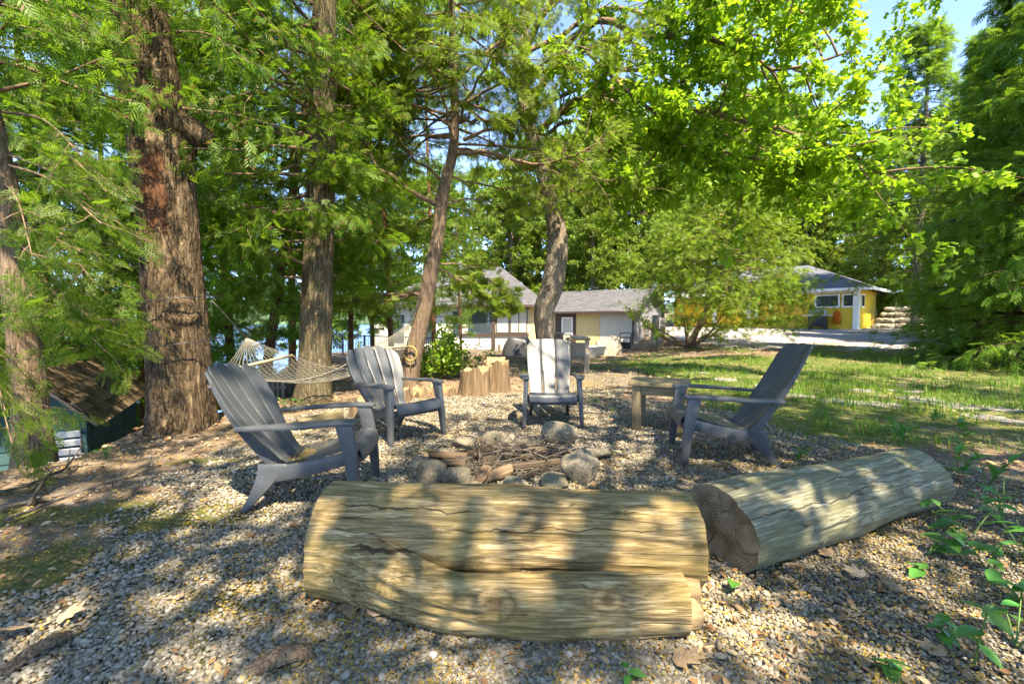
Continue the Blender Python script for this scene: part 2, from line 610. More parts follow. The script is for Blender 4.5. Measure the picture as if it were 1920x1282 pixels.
def build_ground():
    az = np.concatenate([np.linspace(-62, 62, 260), np.linspace(62, 298, 60)[1:-1]])
    rr = np.concatenate([np.linspace(0.0, 1.0, 8)[:-1], np.geomspace(1.0, 14, 170), np.geomspace(14, 60, 50)[1:], np.geomspace(60, 1500, 26)[1:]])
    A, RR = np.meshgrid(np.radians(az), rr)
    X, Y = np.sin(A) * RR, np.cos(A) * RR
    Z = gh0(X, Y) + gnoise(X, Y)
    fine = (fbm(X * 16, Y * 16, 0, 2, 3) - 0.5) * 0.012 * (RR < 9)
    Z = Z + fine
    nr, na = A.shape
    v = np.stack([X, Y, Z], -1).reshape(-1, 3)
    i = np.arange(nr - 1)[:, None] * na
    j = np.arange(na)[None, :]
    j2 = (j + 1) % na
    f = np.stack([i + j, i + na + j, i + na + j2, i + j2], -1).reshape(-1, 4)[:, ::-1]
    k = NT('ground_surface')
    pos = k.n('ShaderNodeNewGeometry').outputs['Position']
    gsock, lsock, msock, dsock = (k.attr(a) for a in ('gravel', 'lawn', 'moss', 'drive'))
    # earth with needles
    e1 = k.noise(pos, 3.0, 6, 0.65)
    e2 = k.noise(pos, 40.0, 4, 0.7)
    earth = k.ramp(e1, [(0.3, (0.13, 0.085, 0.055)), (0.5, (0.25, 0.185, 0.13)), (0.72, (0.38, 0.30, 0.225))])
    earth = k.mix(k.math('MULTIPLY', k.math('SUBTRACT', e2, 0.35), 1.3, True), k.mix(0.5, earth, (0.06, 0.04, 0.025)), earth)
    # gravel
    vc = k.n('ShaderNodeTexVoronoi', None, Scale=42.0)
    k.t.links.new(pos, vc.inputs['Vector'])
    rnd = k.n('ShaderNodeSeparateColor')
    k.put(rnd, 0, vc.outputs['Color'])
    gcol = k.ramp(rnd.outputs[0], [(0.0, (0.085, 0.072, 0.055)), (0.45, (0.21, 0.185, 0.145)), (0.85, (0.34, 0.30, 0.245)), (1.0, (0.34, 0.22, 0.13))])
    gap = k.ramp(vc.outputs['Distance'], [(0.35, 1.0), (0.62, 0.35)])
    gcol = k.mix(1.0, gcol, gap, 'MULTIPLY')
    fl = k.ramp(k.noise(pos, 1.7, 5, 0.7), [(0.46, 0.0), (0.66, 1.0)])
    gcol = k.mix(k.math('MULTIPLY', fl, 0.5), gcol, (0.22, 0.15, 0.05))
    # driveway, moss, grass
    dv = k.n('ShaderNodeTexVoronoi', None, Scale=22.0)
    k.t.links.new(pos, dv.inputs['Vector'])
    sr = k.n('ShaderNodeSeparateColor')
    k.put(sr, 0, dv.outputs['Color'])
    dcol = k.ramp(sr.outputs[0], [(0.0, (0.20, 0.19, 0.195)), (0.6, (0.33, 0.31, 0.32)), (1.0, (0.45, 0.42, 0.41))])
    dcol = k.mix(k.ramp(k.noise(pos, 0.5, 4), [(0.45, 0.0), (0.65, 0.6)]), dcol, (0.22, 0.17, 0.13))
    mn = k.noise(pos, 60, 4, 0.7)
    mcol = k.ramp(mn, [(0.3, (0.045, 0.055, 0.012)), (0.55, (0.11, 0.115, 0.03)), (0.75, (0.2, 0.15, 0.07))])
    lcol = k.ramp(k.noise(pos, 6, 6, 0.75), [(0.32, (0.05, 0.06, 0.018)), (0.5, (0.09, 0.115, 0.028)), (0.62, (0.19, 0.15, 0.085)), (0.8, (0.28, 0.22, 0.14))])
    edge = k.math('SUBTRACT', k.noise(pos, 9.0, 5, 0.7), 0.5)

    def soft(m, w=1.6):
        return k.math('ADD', k.math('MULTIPLY', k.math('SUBTRACT', k.math('ADD', m, k.math('MULTIPLY', edge, 0.9)), 0.5), w), 0.5, True)
    c = k.mix(soft(gsock, 3.0), earth, gcol)
    c = k.mix(soft(dsock, 2.0), c, dcol)
    c = k.mix(soft(lsock, 2.2), c, lcol)
    c = k.mix(soft(msock, 2.2), c, mcol)
    bh = k.math('ADD', k.math('MULTIPLY', vc.outputs['Distance'], -0.7), k.math('MULTIPLY', e2, 0.5))
    me = mesh_np('ground', v, f, k.fin(c, 0.95, 0.1, k.bump(bh, 0.9, 0.02)), True)
    for nm, a in zip(('gravel', 'lawn', 'moss', 'drive'), zone_masks(X.ravel(), Y.ravel())):
        at_ = me.attributes.new(nm, 'FLOAT', 'POINT')
        at_.data.foreach_set('value', np.ascontiguousarray(a, dtype=np.float32))
    o = ob('ground', me)
    o['kind'] = 'structure'
    return o


build_ground()

# lake and far shore
kw = NT('lake_water')
wv = kw.noise(kw.coords('Object', (0.5, 1.2, 1)), 1.0, 4)
lake = ob('lake', mesh_py('lake', [(-2500, -900, 0), (60, -900, 0), (60, 2500, 0), (-2500, 2500, 0)], [(0, 1, 2, 3)],
                          kw.fin((0.025, 0.08, 0.17), 0.25, 0.3, kw.bump(wv, 0.25, 0.3))), None, (0, 0, -6.6))
lake['kind'] = 'structure'
aa = np.radians(np.linspace(-130, 70, 220))
hv, hf = [], []
for i, a in enumerate(aa):
    h = 26 + 26 * float(fbm(i * 0.06, 3.1, 0, 4, 8)) + 5 * float(vnoise(i * 0.9, 1.0))
    for rr_, z in ((900, -7), (960, h * 0.6), (1060, h), (1300, h * 0.8)):
        hv.append((math.sin(a) * rr_, math.cos(a) * rr_, z))
for i in range(len(aa) - 1):
    for j in range(3):
        hf.append((i * 4 + j, (i + 1) * 4 + j, (i + 1) * 4 + j + 1, i * 4 + j + 1))
hills = ob('hills', mesh_py('hills', hv, hf, m_plain('far_wood', (0.06, 0.10, 0.05), 0.9, 0.1, 0.4, 0.05), True))
hills['kind'] = 'structure'

# ------------------------------------------------------------------ tree building
def frond_template(level):
    """flat cedar spray along +x, unit length, quads only"""
    v, f = [], []

    def rhomb(p, d, L, w, dz=0.0):
        p, d = np.array(p, float), np.array(d, float)
        d /= np.linalg.norm(d)
        s = np.array([-d[1], d[0], 0])
        b = len(v)
        v.extend([p, p + d * L * 0.45 + s * w + [0, 0, dz], p + d * L, p + d * L * 0.45 - s * w + [0, 0, dz]])
        f.append((b, b + 1, b + 2, b + 3))
    if level == 0:      # far: 5 pieces
        rhomb((0, 0, 0), (1, 0, 0), 1.0, 0.05)
        for t, s, L in ((0.12, 1, 0.55), (0.25, -1, 0.55), (0.42, 1, 0.45), (0.55, -1, 0.38)):
            rhomb((t, 0, 0), (0.8, s * 0.62, -0.05), L, 0.075, 0.02)
    elif level == 1:    # middle: 9 pieces
        rhomb((0, 0, 0), (1, 0, 0), 1.0, 0.03)
        for i in range(8):
            t = 0.08 + i * 0.1
            s = 1 if i % 2 else -1
            L = 0.52 * (1 - abs(t - 0.35) * 0.9)
            rhomb((t, 0, -0.03 * t), (0.78, s * 0.62, -0.1), L, 0.045, 0.015)
    else:               # near: branchlets that branch again
        rhomb((0, 0, 0), (1, 0, 0), 1.0, 0.012)
        for i in range(11):
            t = 0.05 + i * 0.08
            s = 1 if i % 2 else -1
            L = 0.5 * (1 - abs(t - 0.3) * 0.95)
            d = np.array([0.74, s * 0.66, -0.1])
            d /= np.linalg.norm(d)
            p = np.array([t, 0, -0.04 * t])
            rhomb(p, d, L, 0.02, 0.008)
            for q, sg in ((0.3, 1), (0.48, -1), (0.66, 1)):
                dd = d + np.array([-d[1], d[0], 0]) * sg * 0.75
                rhomb(p + d * L * q, dd, L * 0.42, 0.018, 0.005)
    v = np.array(v, float)
    v[:, 2] -= 0.16 * v[:, 0] ** 2          # droop of the tip
    return v, np.array(f)


FR = [frond_template(i) for i in range(3)]


def leaf_maple(full=True):
    if full:
        pts = [(0, 0), (0.10, -0.28), (0.34, -0.42), (0.38, -0.22), (0.78, -0.36), (0.66, -0.13), (1.0, 0), (0.66, 0.13), (0.78, 0.36), (0.38, 0.22), (0.34, 0.42), (0.10, 0.28)]
    else:
        pts = [(0, 0), (0.2, -0.44), (0.42, -0.2), (0.78, -0.36), (1.0, 0), (0.78, 0.36), (0.42, 0.2), (0.2, 0.44)]
    m = len(pts)
    v = [(x, y, 0.10 * abs(y) - 0.18 * x * x) for x, y in pts] + [(0.36, 0, 0.0)]
    f = [(i, (i + 1) % m, m) for i in range(m)]
    return np.array(v), np.array(f)


def leaf_oval():
    v = np.array([(0, 0, 0), (0.35, -0.26, 0.04), (0.75, -0.2, 0.02), (1, 0, -0.1), (0.75, 0.2, 0.02), (0.35, 0.26, 0.04)])
    return v, np.array([(0, 1, 4, 5), (1, 2, 3, 4)])


LF_M, LF_S, LF_O = leaf_maple(), leaf_maple(False), leaf_oval()


def scatter(tmpl, pos, xdir, nrm, scale):
    """copies of a template placed with their own frames, as one vertex/face array"""
    tv, tf = tmpl
    pos, x, n = (np.asarray(a, float) for a in (pos, xdir, nrm))
    x = x / (np.linalg.norm(x, axis=1, keepdims=True) + 1e-9)
    y = np.cross(n, x)
    y /= (np.linalg.norm(y, axis=1, keepdims=True) + 1e-9)
    z = np.cross(x, y)
    s = np.asarray(scale, float)[:, None, None]
    v = pos[:, None, :] + s * (tv[None, :, 0:1] * x[:, None, :] + tv[None, :, 1:2] * y[:, None, :] + tv[None, :, 2:3] * z[:, None, :])
    f = tf[None] + (np.arange(len(pos)) * len(tv))[:, None, None]
    return v.reshape(-1, 3), f.reshape(-1, tf.shape[1])


class Grow:
    """limbs (polylines with radii) and foliage points of one tree"""
    def __init__(self, seed):
        self.r = np.random.default_rng(seed)
        self.lines = []
        self.P, self.D, self.N, self.S = [], [], [], []

    def line(self, pts, r0, r1, n=4):
        pts = np.asarray(pts, float)
        self.lines.append((pts, np.linspace(r0, r1, len(pts)), n))

    def wander(self, p0, d, L, n=8, bend=(0, 0, 0), wig=0.25):
        d = np.array(d, float)
        d /= np.linalg.norm(d) + 1e-9
        out = [np.array(p0, float)]
        st = L / (n - 1)
        w = self.r.normal(0, wig, (n, 3))
        for i in range(n - 1):
            d = d + np.array(bend) * st + w[i] * st / max(L, .4) * 1.4
            d /= np.linalg.norm(d) + 1e-9
            out.append(out[-1] + d * st)
        return np.array(out)

    def leaves(self, pts, count, size, spread=0.05, droop=0.35, flat=0.5, t0=0.2, side=0.8):
        """foliage along a polyline"""
        pts = np.asarray(pts)
        r = self.r
        t = r.uniform(t0, 1, count) * (len(pts) - 1)
        i = np.minimum(t.astype(int), len(pts) - 2)
        fr = (t - i)[:, None]
        p = pts[i] * (1 - fr) + pts[i + 1] * fr
        d = pts[i + 1] - pts[i]
        d /= np.linalg.norm(d, axis=1, keepdims=True) + 1e-9
        dirs = d * 0.7 + r.normal(0, side * 0.6, (count, 3))
        dirs[:, 2] -= droop * r.uniform(0.3, 1.4, count)
        nn = r.normal(0, 1, (count, 3)) * (1 - flat)
        nn[:, 2] += flat * 1.6
        self.P.append(p + r.normal(0, spread, (count, 3)))
        self.D.append(dirs)
        self.N.append(nn)
        self.S.append(size * r.uniform(0.65, 1.35, count))

    def cedar_limb(self, pts, r0, nsec=6, fr=10, size=0.26, droop=0.35, flat=0.45, seclen=0.4, sweep=0.5, bare=0.25, twn=3, sparse=1.0):
        self.line(pts, r0, max(0.004, r0 * 0.18), 5)
        L = np.linalg.norm(pts[-1] - pts[0])
        for k in range(nsec):
            t = bare + (1 - bare) * (k + self.r.random()) / nsec
            s = t * (len(pts) - 1)
            i = min(int(s), len(pts) - 2)
            p = pts[i] + (pts[i + 1] - pts[i]) * (s - i)
            d = pts[i + 1] - pts[i]
            d = d / (np.linalg.norm(d) + 1e-9)
            sd = np.cross(d, [0, 0, 1.0])
            sd = sd / (np.linalg.norm(sd) + 1e-9) * (1 if k % 2 else -1)
            dd = d * sweep + sd * self.r.uniform(0.5, 1.0) + np.array([0, 0, self.r.uniform(-0.5, 0.35)])
            l2 = L * seclen * self.r.uniform(0.6, 1.2) * (1.1 - 0.5 * t)
            sp = self.wander(p, dd, max(0.25, l2), 6, (0, 0, -0.25), 0.5)
            self.line(sp, max(0.004, r0 * 0.32), 0.0025, twn)
            if self.r.random() < sparse:
                self.leaves(sp, int(fr * self.r.uniform(0.7, 1.3)), size, 0.05, droop, flat)
        self.leaves(pts, fr, size, 0.05, droop, flat, max(bare, 0.5))

    def wood(self):
        vs, fs, b = [], [], 0
        for pts, rad, n in self.lines:
            v, f = tube_arrays(pts, rad, n)
            vs.append(v)
            fs.append(f + b)
            b += len(v)
        return np.concatenate(vs), np.concatenate(fs)

    def crown(self, tmpl):
        P, D, N, S = (np.concatenate(a) for a in (self.P, self.D, self.N, self.S))
        return scatter(tmpl, P, D, N, S)


def trunk_mesh(name, path, mat, nseg=40, nring=90, amp=0.02, ridge=9.0, zk=0.22, flare=0.45, seed=1, feats=(), scar=None, lobes=5):
    """path rows: x, y, z, radius. Bark ridges and root flare are real relief."""
    p = catmull(path, nring)
    pts, t, u, w = frames(p[:, :3])
    u = np.tile(np.array([1.0, 0, 0]), (nring, 1))
    u -= t * (u * t).sum(1, keepdims=True)
    u /= np.linalg.norm(u, axis=1, keepdims=True)
    w = np.cross(t, u)
    rad = p[:, 3]
    a = np.arange(nseg) * 2 * math.pi / nseg
    ca, sa = np.cos(a)[None, :], np.sin(a)[None, :]
    z = p[:, 2][:, None]
    z0 = p[0, 2]
    r = np.repeat(rad[:, None], nseg, 1)
    hh = (z - z0)
    fl = flare * np.exp(-np.clip(hh, 0, None) / 0.28)
    r = r * (1 + fl * (0.6 + 0.55 * np.cos(lobes * a[None, :] + seed + 0.6 * np.sin(2 * a[None, :]))))
    rr = rad.mean()
    nx, ny, nz = ca * rr * ridge, sa * rr * ridge, z * ridge * zk
    warp = (fbm(nx * 0.5, ny * 0.5, nz * 1.4, 2, seed + 40) - 0.5) * 2.2
    n1 = fbm(nx + warp, ny + warp, nz + 0 * nx, 3, seed)
    rid = 1 - np.abs(2 * n1 - 1) * 2.0
    r = r + amp * (np.clip(rid, -1, 1) * 0.8 + (fbm(nx * 3, ny * 3, nz * 3, 2, seed + 5) - 0.5) * 0.8)
    r = r + rr * 0.12 * (fbm(ca * 1.3 + 0 * z, sa * 1.3 + 0 * z, z * 0.9, 2, seed + 9) - 0.5)
    sc = np.zeros_like(r)
    for (za, aa_, wz, wa, h, ring) in feats:
        da = np.arctan2(np.sin(a[None, :] - aa_), np.cos(a[None, :] - aa_)) * rr
        q = np.sqrt(((z - za) / wz) ** 2 + (da / wa) ** 2)
        r = r + (h * np.exp(-((q - 1) / 0.4) ** 2) if ring else h * np.exp(-q ** 2 * 1.2))
    if scar:
        za, zb, aa_, wa, dep = scar
        da = np.arctan2(np.sin(a[None, :] - aa_), np.cos(a[None, :] - aa_)) * rr
        nz_ = (fbm(ca * 6 + 0 * z, sa * 6 + 0 * z, z * 6, 3, 77) - 0.5)
        m = sstep(za - 0.08, za + 0.1, z + nz_ * 0.5) * (1 - sstep(zb - 0.1, zb + 0.05, z + nz_ * 0.3)) * (1 - sstep(wa * 0.6, wa, np.abs(da) + nz_ * 0.22))
        sc = m
        r = r - dep * m * (0.7 + 0.9 * nz_)
    v = pts[:, None, :] + r[:, :, None] * (ca[:, :, None] * u[:, None, :] + sa[:, :, None] * w[:, None, :])
    i = np.arange(nring - 1)[:, None] * nseg
    j = np.arange(nseg)[None, :]
    j2 = (j + 1) % nseg
    f = np.stack([i + j, i + j2, i + nseg + j2, i + nseg + j], -1).reshape(-1, 4)
    me = mesh_np(name, v.reshape(-1, 3), f, mat, True)
    at_ = me.attributes.new('scar', 'FLOAT', 'POINT')
    at_.data.foreach_set('value', sc.ravel().astype(np.float32))
    return me


def tree(name, label, cat_group, trunk_me, grow, leaf_tmpl, leaf_mat, twig_mat, loc=(0, 0, 0), rz=0, cat='tree', smooth_leaf=False, again=()):
    """again: angles at which the crown (same mesh, turned about the trunk) is added once more"""
    t = thing(name, label, cat, loc, rz, cat_group)
    ob('trunk', trunk_me, t)
    if grow.lines:
        v, f = grow.wood()
        ob('branchwork', mesh_np('branchwork', v, f, twig_mat, True), t)
    if grow.P:
        v, f = grow.crown(leaf_tmpl)
        cr = ob('crown', mesh_np('crown', v, f, leaf_mat, smooth_leaf), t)
        for (ang, ax, *only) in again:
            kinds = ('crown',) if only else ('crown', 'branchwork')
            m = Matrix.Translation(Vector(ax)) @ Matrix.Rotation(ang, 4, 'Z') @ Matrix.Translation(-Vector(ax))
            for ch in [c for c in t.children if c.name.split('.')[0] in kinds and c.matrix_local == Matrix.Identity(4)]:
                c2 = ob(ch.name.split('.')[0], ch.data, t)
                c2.matrix_local = m
    return t


def px_path(rows, d):
    """rows: px, py, width_px -> world x, y, z, radius at distance d"""
    out = []
    for q in rows:
        px, py, w = q[:3]
        dd = q[3] if len(q) > 3 else d
        p = at(px, py, dd)
        out.append((p.x, p.y, p.z, w / F_PX * dd / 2 * math.cos(math.atan((px - 960) / F_PX))))
    return out


def lower(path, dz=0.35):
    """extend the first ring into the ground"""
    p = list(path)
    x, y, z, r = p[0]
    p[0] = (x, y, gh(x, y) - dz * 0.3, r)
    return p


def interp_path(path, z):
    p = np.asarray(path)
    return np.array([np.interp(z, p[:, 2], p[:, 0]), np.interp(z, p[:, 2], p[:, 1]), z])


def rad_at(path, z):
    p = np.asarray(path)
    return float(np.interp(z, p[:, 2], p[:, 3]))


def cedar_all_round(g, path, z0, z1, nb, rmax, profile, size, fr=9, nsec=6, droop=0.35, flat=0.45, rise=0.1, bend=-0.12, wig=0.3, sparse=1.0, az=None, bare=0.25):
    for k in range(nb):
        u = (k + g.r.random()) / nb
        z = z0 + (z1 - z0) * u
        L = rmax * profile(u) * g.r.uniform(0.75, 1.15)
        a = g.r.uniform(0, 2 * math.pi) if az is None else az(g.r)
        p = interp_path(path, z)
        d = (math.cos(a), math.sin(a), rise + g.r.uniform(-0.2, 0.2))
        pts = g.wander(p, d, L, 8, (0, 0, bend), wig)
        g.cedar_limb(pts, min(0.03, 0.010 + L * 0.009), nsec, fr, size, droop, flat, bare=bare, sparse=sparse)


# --- the big old tree by the left chair
bigp = lower(px_path([(342, 835, 124), (340, 760, 121), (334, 640, 117), (322, 500, 116), (306, 330, 116), (290, 220, 116), (272, 100, 113), (255, 0, 110), (238, -110, 106), (215, -300, 90), (190, -650, 60)], 5.0))
bt = trunk_mesh('trunk', bigp, M['bark_big'], 150, 330, 0.017, 26.0, 0.13, 0.28, 3,
                feats=((1.28, R(-42), 0.10, 0.12, 0.035, True), (1.28, R(-42), 0.06, 0.07, 0.02, False), (3.2, R(25), 0.3, 0.24, 0.07, False), (3.02, R(-70), 0.09, 0.16, 0.05, False)),
                scar=(2.1, 2.9, R(-76), 0.135, 0.055))
g = Grow(11)
cedar_all_round(g, bigp, 5.4, 7.5, 14, 2.6, lambda u: 1 - 0.5 * u, 0.2, 9, 7, 0.3, 0.4)
for (px, py, px2, py2, r0) in ((330, 60, 470, 120, .012), (240, 40, 90, -40, .02)):
    a, b = at(px, py, 4.9), at(px2, py2, 4.6)
    pts = catmull([a, (a + b) / 2 + Vector((0, 0, .12)), b], 8)
    g.cedar_limb(pts, r0, 5, 7, 0.22, 0.5, 0.3)
bigtree = tree('broadleaf_tree', 'massive furrowed tree trunk with a red scar behind the left chair', None, bt, g, FR[1], M['cedar'], M['twig'])
mb = MB()
s0 = interp_path(bigp, 3.02)
mb.tube(catmull([s0 + [0.1, 0.0, 0.25], s0 + [0.30, 0.04, 0.24], s0 + [0.48, 0.05, 0.12], s0 + [0.52, 0.05, 0.07]], 9), [0.24, 0.21, 0.17, 0.14, 0.122, 0.115, 0.105, 0.085, 0.03], 16)
mb.build('branch_stub', M['bark_big'], bigtree, True)

# --- leaning left-edge cedar with hanging sprays near the camera
lp = lower(px_path([(66, 862, 80), (60, 780, 72), (50, 690, 66), (26, 480, 62), (4, 340, 58), (-30, 190, 55), (-72, 0, 50), (-130, -250, 42), (-190, -600, 24)], 4.0))
lt = trunk_mesh('trunk', lp, M['bark_cedar'], 70, 240, 0.012, 20.0, 0.06, 0.5, 6, scar=None)
g = Grow(23)
for (x0, y0, x1, y1, d1, r0) in ((60, 300, 200, 360, 3.7, .012), (40, 350, 190, 420, 3.5, .012), (50, 430, 170, 520, 3.6, .012), (30, 250, 150, 290, 3.6, .014),
                                 (70, 560, 175, 600, 3.5, .01), (70, 590, 200, 660, 3.7, .01), (60, 500, 140, 610, 3.4, .01), (90, 620, 225, 610, 3.9, .01),
                                 (30, 380, 60, 480, 3.2, .01), (40, 330, 225, 420, 4.1, .012),
                                 (60, 460, 150, 470, 3.6, .01), (40, 520, 110, 560, 3.5, .01), (-30, 640, 10, 770, 3.3, .01), (-20, 740, 25, 840, 3.1, .008), (-60, 600, -10, 720, 3.4, .01)):
    a, b = at(x0 - 25, y0 - 40, 4.0), at(x1, y1, d1)
    m = (a + b) / 2 + Vector((g.r.normal(0, .05), 0, 0.10))
    g.cedar_limb(catmull([a, m, b], 9), r0, 7, 9, 0.14, 0.35, 0.5, seclen=0.45, sweep=0.9, bare=0.3)
ltree = tree('cedar_tree', 'leaning cedar at the far left with a frayed base and sunlit hanging sprays', None, lt, g, FR[2], M['cedar'], M['twig'])
g = Grow(24)
cedar_all_round(g, lp, 2.9, 6.4, 36, 1.25, lambda u: 1 - 0.3 * u, 0.15, 11, 6, 0.45, 0.35, bare=0.3)
v, f = g.wood()
ob('branchwork', mesh_np('branchwork', v, f, M['twig'], True), ltree)
v, f = g.crown(FR[1])
ob('crown', mesh_np('crown', v, f, M['cedar']), ltree)

# --- mossy upright cedar behind the hammock
cp = lower(px_path([(588, 765, 70), (590, 700, 61), (594, 560, 57), (600, 420, 53), (603, 300, 49), (606, 150, 48), (610, 0, 42), (614, -200, 34), (618, -600, 16)], 6.7))
ct = trunk_mesh('trunk', cp, M['bark_moss'], 56, 220, 0.016, 17.0, 0.07, 0.35, 8)
g = Grow(31)
cedar_all_round(g, cp, 1.7, 8.2, 74, 2.2, lambda u: 0.6 + 0.6 * math.sin(min(1, u * 1.2) * math.pi) * (1 - 0.3 * u), 0.16, 10, 6, 0.4, 0.35, wig=0.5, bare=0.3, az=lambda r: R(r.uniform(70, 265)))
cedar_all_round(g, cp, 2.2, 5.2, 13, 1.2, lambda u: .8 + .2 * u, 0.14, 8, 6, 0.4, 0.35, wig=0.5, bare=0.2, az=lambda r: R(r.uniform(-120, 60)))
tree('cedar_tree', 'thick mossy cedar trunk standing just behind the rope hammock', None, ct, g, FR[1], M['cedar'], M['twig'], again=((.2, (cp[3][0], cp[3][1], 0), 1), (-.2, (cp[3][0], cp[3][1], 0), 1)))

# --- leaning cedar that carries the right end of the hammock
A_ = [(768, 735, 40), (766, 712, 37), (775, 666, 33), (786, 620, 30), (795, 579, 29), (806, 520, 27), (814, 480, 25), (823, 430, 23), (828, 375, 22), (838, 330, 19), (850, 280, 17), (853, 210, 15), (850, 110, 12), (846, 0, 10), (840, -160, 6)]
ap = lower(px_path(A_, 8.2))
att = trunk_mesh('trunk', ap, M['bark_cedar'], 44, 200, 0.010, 22.0, 0.06, 0.3, 4)
g = Grow(47)
LIMBS = [  # pixel polylines with their own distances
    ([(826, 378, 8.2), (775, 360, 8.0), (700, 303, 7.8), (659, 210, 7.6), (650, 120, 7.5)], .055),
    ([(846, 290, 8.2), (910, 285, 8.0), (1015, 307, 7.8), (1090, 285, 7.6), (1145, 243, 7.5)], .05),
    ([(853, 230, 8.2), (900, 225, 8.1), (966, 222, 8.0), (1030, 190, 7.8)], .04),
    ([(870, 262, 8.1), (930, 240, 7.9), (985, 205, 7.7), (975, 120, 7.6)], .035),
    ([(800, 552, 8.2), (760, 552, 8.0), (700, 556, 7.7), (650, 565, 7.5)], .05),
    ([(818, 500, 8.2), (850, 520, 8.3), (900, 545, 8.5), (935, 575, 8.6)], .025),
    ([(812, 500, 8.2), (860, 495, 7.9), (915, 520, 7.7), (955, 560, 7.6)], .02),
    ([(824, 390, 8.2), (880, 370, 8.0), (960, 390, 7.8), (1010, 380, 7.7)], .022),
    ([(826, 380, 8.2), (790, 420, 7.9), (745, 440, 7.6), (690, 480, 7.4)], .022),
    ([(850, 280, 8.2), (830, 200, 7.8), (800, 110, 7.4), (790, 10, 7.2)], .03),
    ([(850, 250, 8.2), (890, 160, 7.9), (940, 70, 7.6), (960, -20, 7.4)], .03),
    ([(835, 340, 8.2), (760, 280, 8.4), (720, 180, 8.6), (715, 60, 8.7)], .03),
    ([(838, 330, 8.2), (930, 350, 8.4), (1040, 350, 8.6), (1130, 380, 8.7)], .022),
    ([(853, 200, 8.2), (1000, 130, 8.0), (1100, 90, 7.9), (1190, 60, 7.8)], .03),
    ([(846, 100, 8.2), (760, 50, 8.0), (680, 20, 7.8)], .03),
    ([(850, 240, 8.2), (760, 190, 7.9), (680, 150, 7.6), (600, 140, 7.4)], .028),
    ([(850, 270, 8.2), (1000, 280, 8.3), (1120, 330, 8.4), (1200, 350, 8.5)], .026),
    ([(850, 150, 8.2), (960, 60, 8.4), (1060, 0, 8.5), (1130, -60, 8.5)], .03)]
for pl, r0 in LIMBS:
    right = pl[-1][0] > 980 and pl[-1][1] > 150
    if pl[-1][1] > 250:
        pl = [(q[0], q[1], 8.2 + abs(q[2] - 8.2) * 1.3) for q in pl]
    pts = catmull([at(*q) for q in pl], 14)
    pts[1:] += g.r.normal(0, 0.025, (13, 3))
    g.cedar_limb(pts, r0, 18, 6 if right else 11, 0.145, 0.35, 0.35, seclen=0.38, sweep=0.6, bare=0.28)
cedar_all_round(g, ap, 4.2, 8.0, 34, 2.4, lambda u: 1 - 0.45 * u, 0.15, 10, 7, 0.35, 0.35, wig=0.5, az=lambda r: R(r.uniform(30, 230)))
cedar_all_round(g, ap, 5.0, 8.0, 16, 2.4, lambda u: 1 - 0.4 * u, 0.14, 8, 7, 0.35, 0.35, wig=0.5, az=lambda r: R(r.uniform(-150, 30)))
tree('cedar_tree', 'slender cedar leaning right between the hammock and the cottage, twisted bare limbs', None, att, g, FR[1], M['cedar_light'], M['twig'], again=((.06, (ap[8][0], ap[8][1], 0), 1), (-.07, (ap[8][0], ap[8][1], 0), 1)))

# --- curved maple behind the middle chair, its crown hanging over the yard
B_ = [(1026, 690, 34), (1023, 640, 34), (1020, 585, 36), (1034, 540, 40), (1045, 475, 38), (1044, 430, 34), (1030, 375, 30), (1014, 300, 27), (1000, 255, 25), (984, 215, 22), (981, 112, 18), (984, 60, 16), (990, -60, 12), (1000, -220, 7)]
bp = lower(px_path(B_, 10.5))
btk = trunk_mesh('trunk', bp, M['bark_grey'], 48, 200, 0.014, 16.0, 0.1, 0.3, 12)


def maple_limb(g, pts, r0, nsec, tw, nl, size, seclen=0.5):
    g.line(pts, r0, r0 * 0.2, 6)
    L = np.linalg.norm(pts[-1] - pts[0])
    for k in range(nsec):
        t = 0.18 + 0.82 * (k + g.r.random()) / nsec
        s = t * (len(pts) - 1)
        i = min(int(s), len(pts) - 2)
        p = pts[i] + (pts[i + 1] - pts[i]) * (s - i)
        d = pts[i + 1] - pts[i]
        d = d / (np.linalg.norm(d) + 1e-9)
        dd = d * 0.7 + g.r.normal(0, 0.7, 3) * np.array([1, 1, 0.5])
        sp = g.wander(p, dd, max(.4, L * seclen * g.r.uniform(.5, 1.1) * (1.15 - .6 * t)), 7, (0, 0, -0.12), 0.45)
        g.line(sp, max(.006, r0 * .3), .003, 4)
        for q in range(tw):
            s2 = g.r.uniform(0.25, 1) * 5.99
            i2 = int(s2)
            p2 = sp[i2] + (sp[i2 + 1] - sp[i2]) * (s2 - i2)
            tp = g.wander(p2, g.r.normal(0, 1, 3) * np.array([1, 1, .45]), g.r.uniform(.18, .4), 4, (0, 0, -.6), .4)
            g.line(tp, .003, .0015, 3)
            g.leaves(tp, nl, size, 0.07, 0.55, 0.6, 0.3, 1.2)


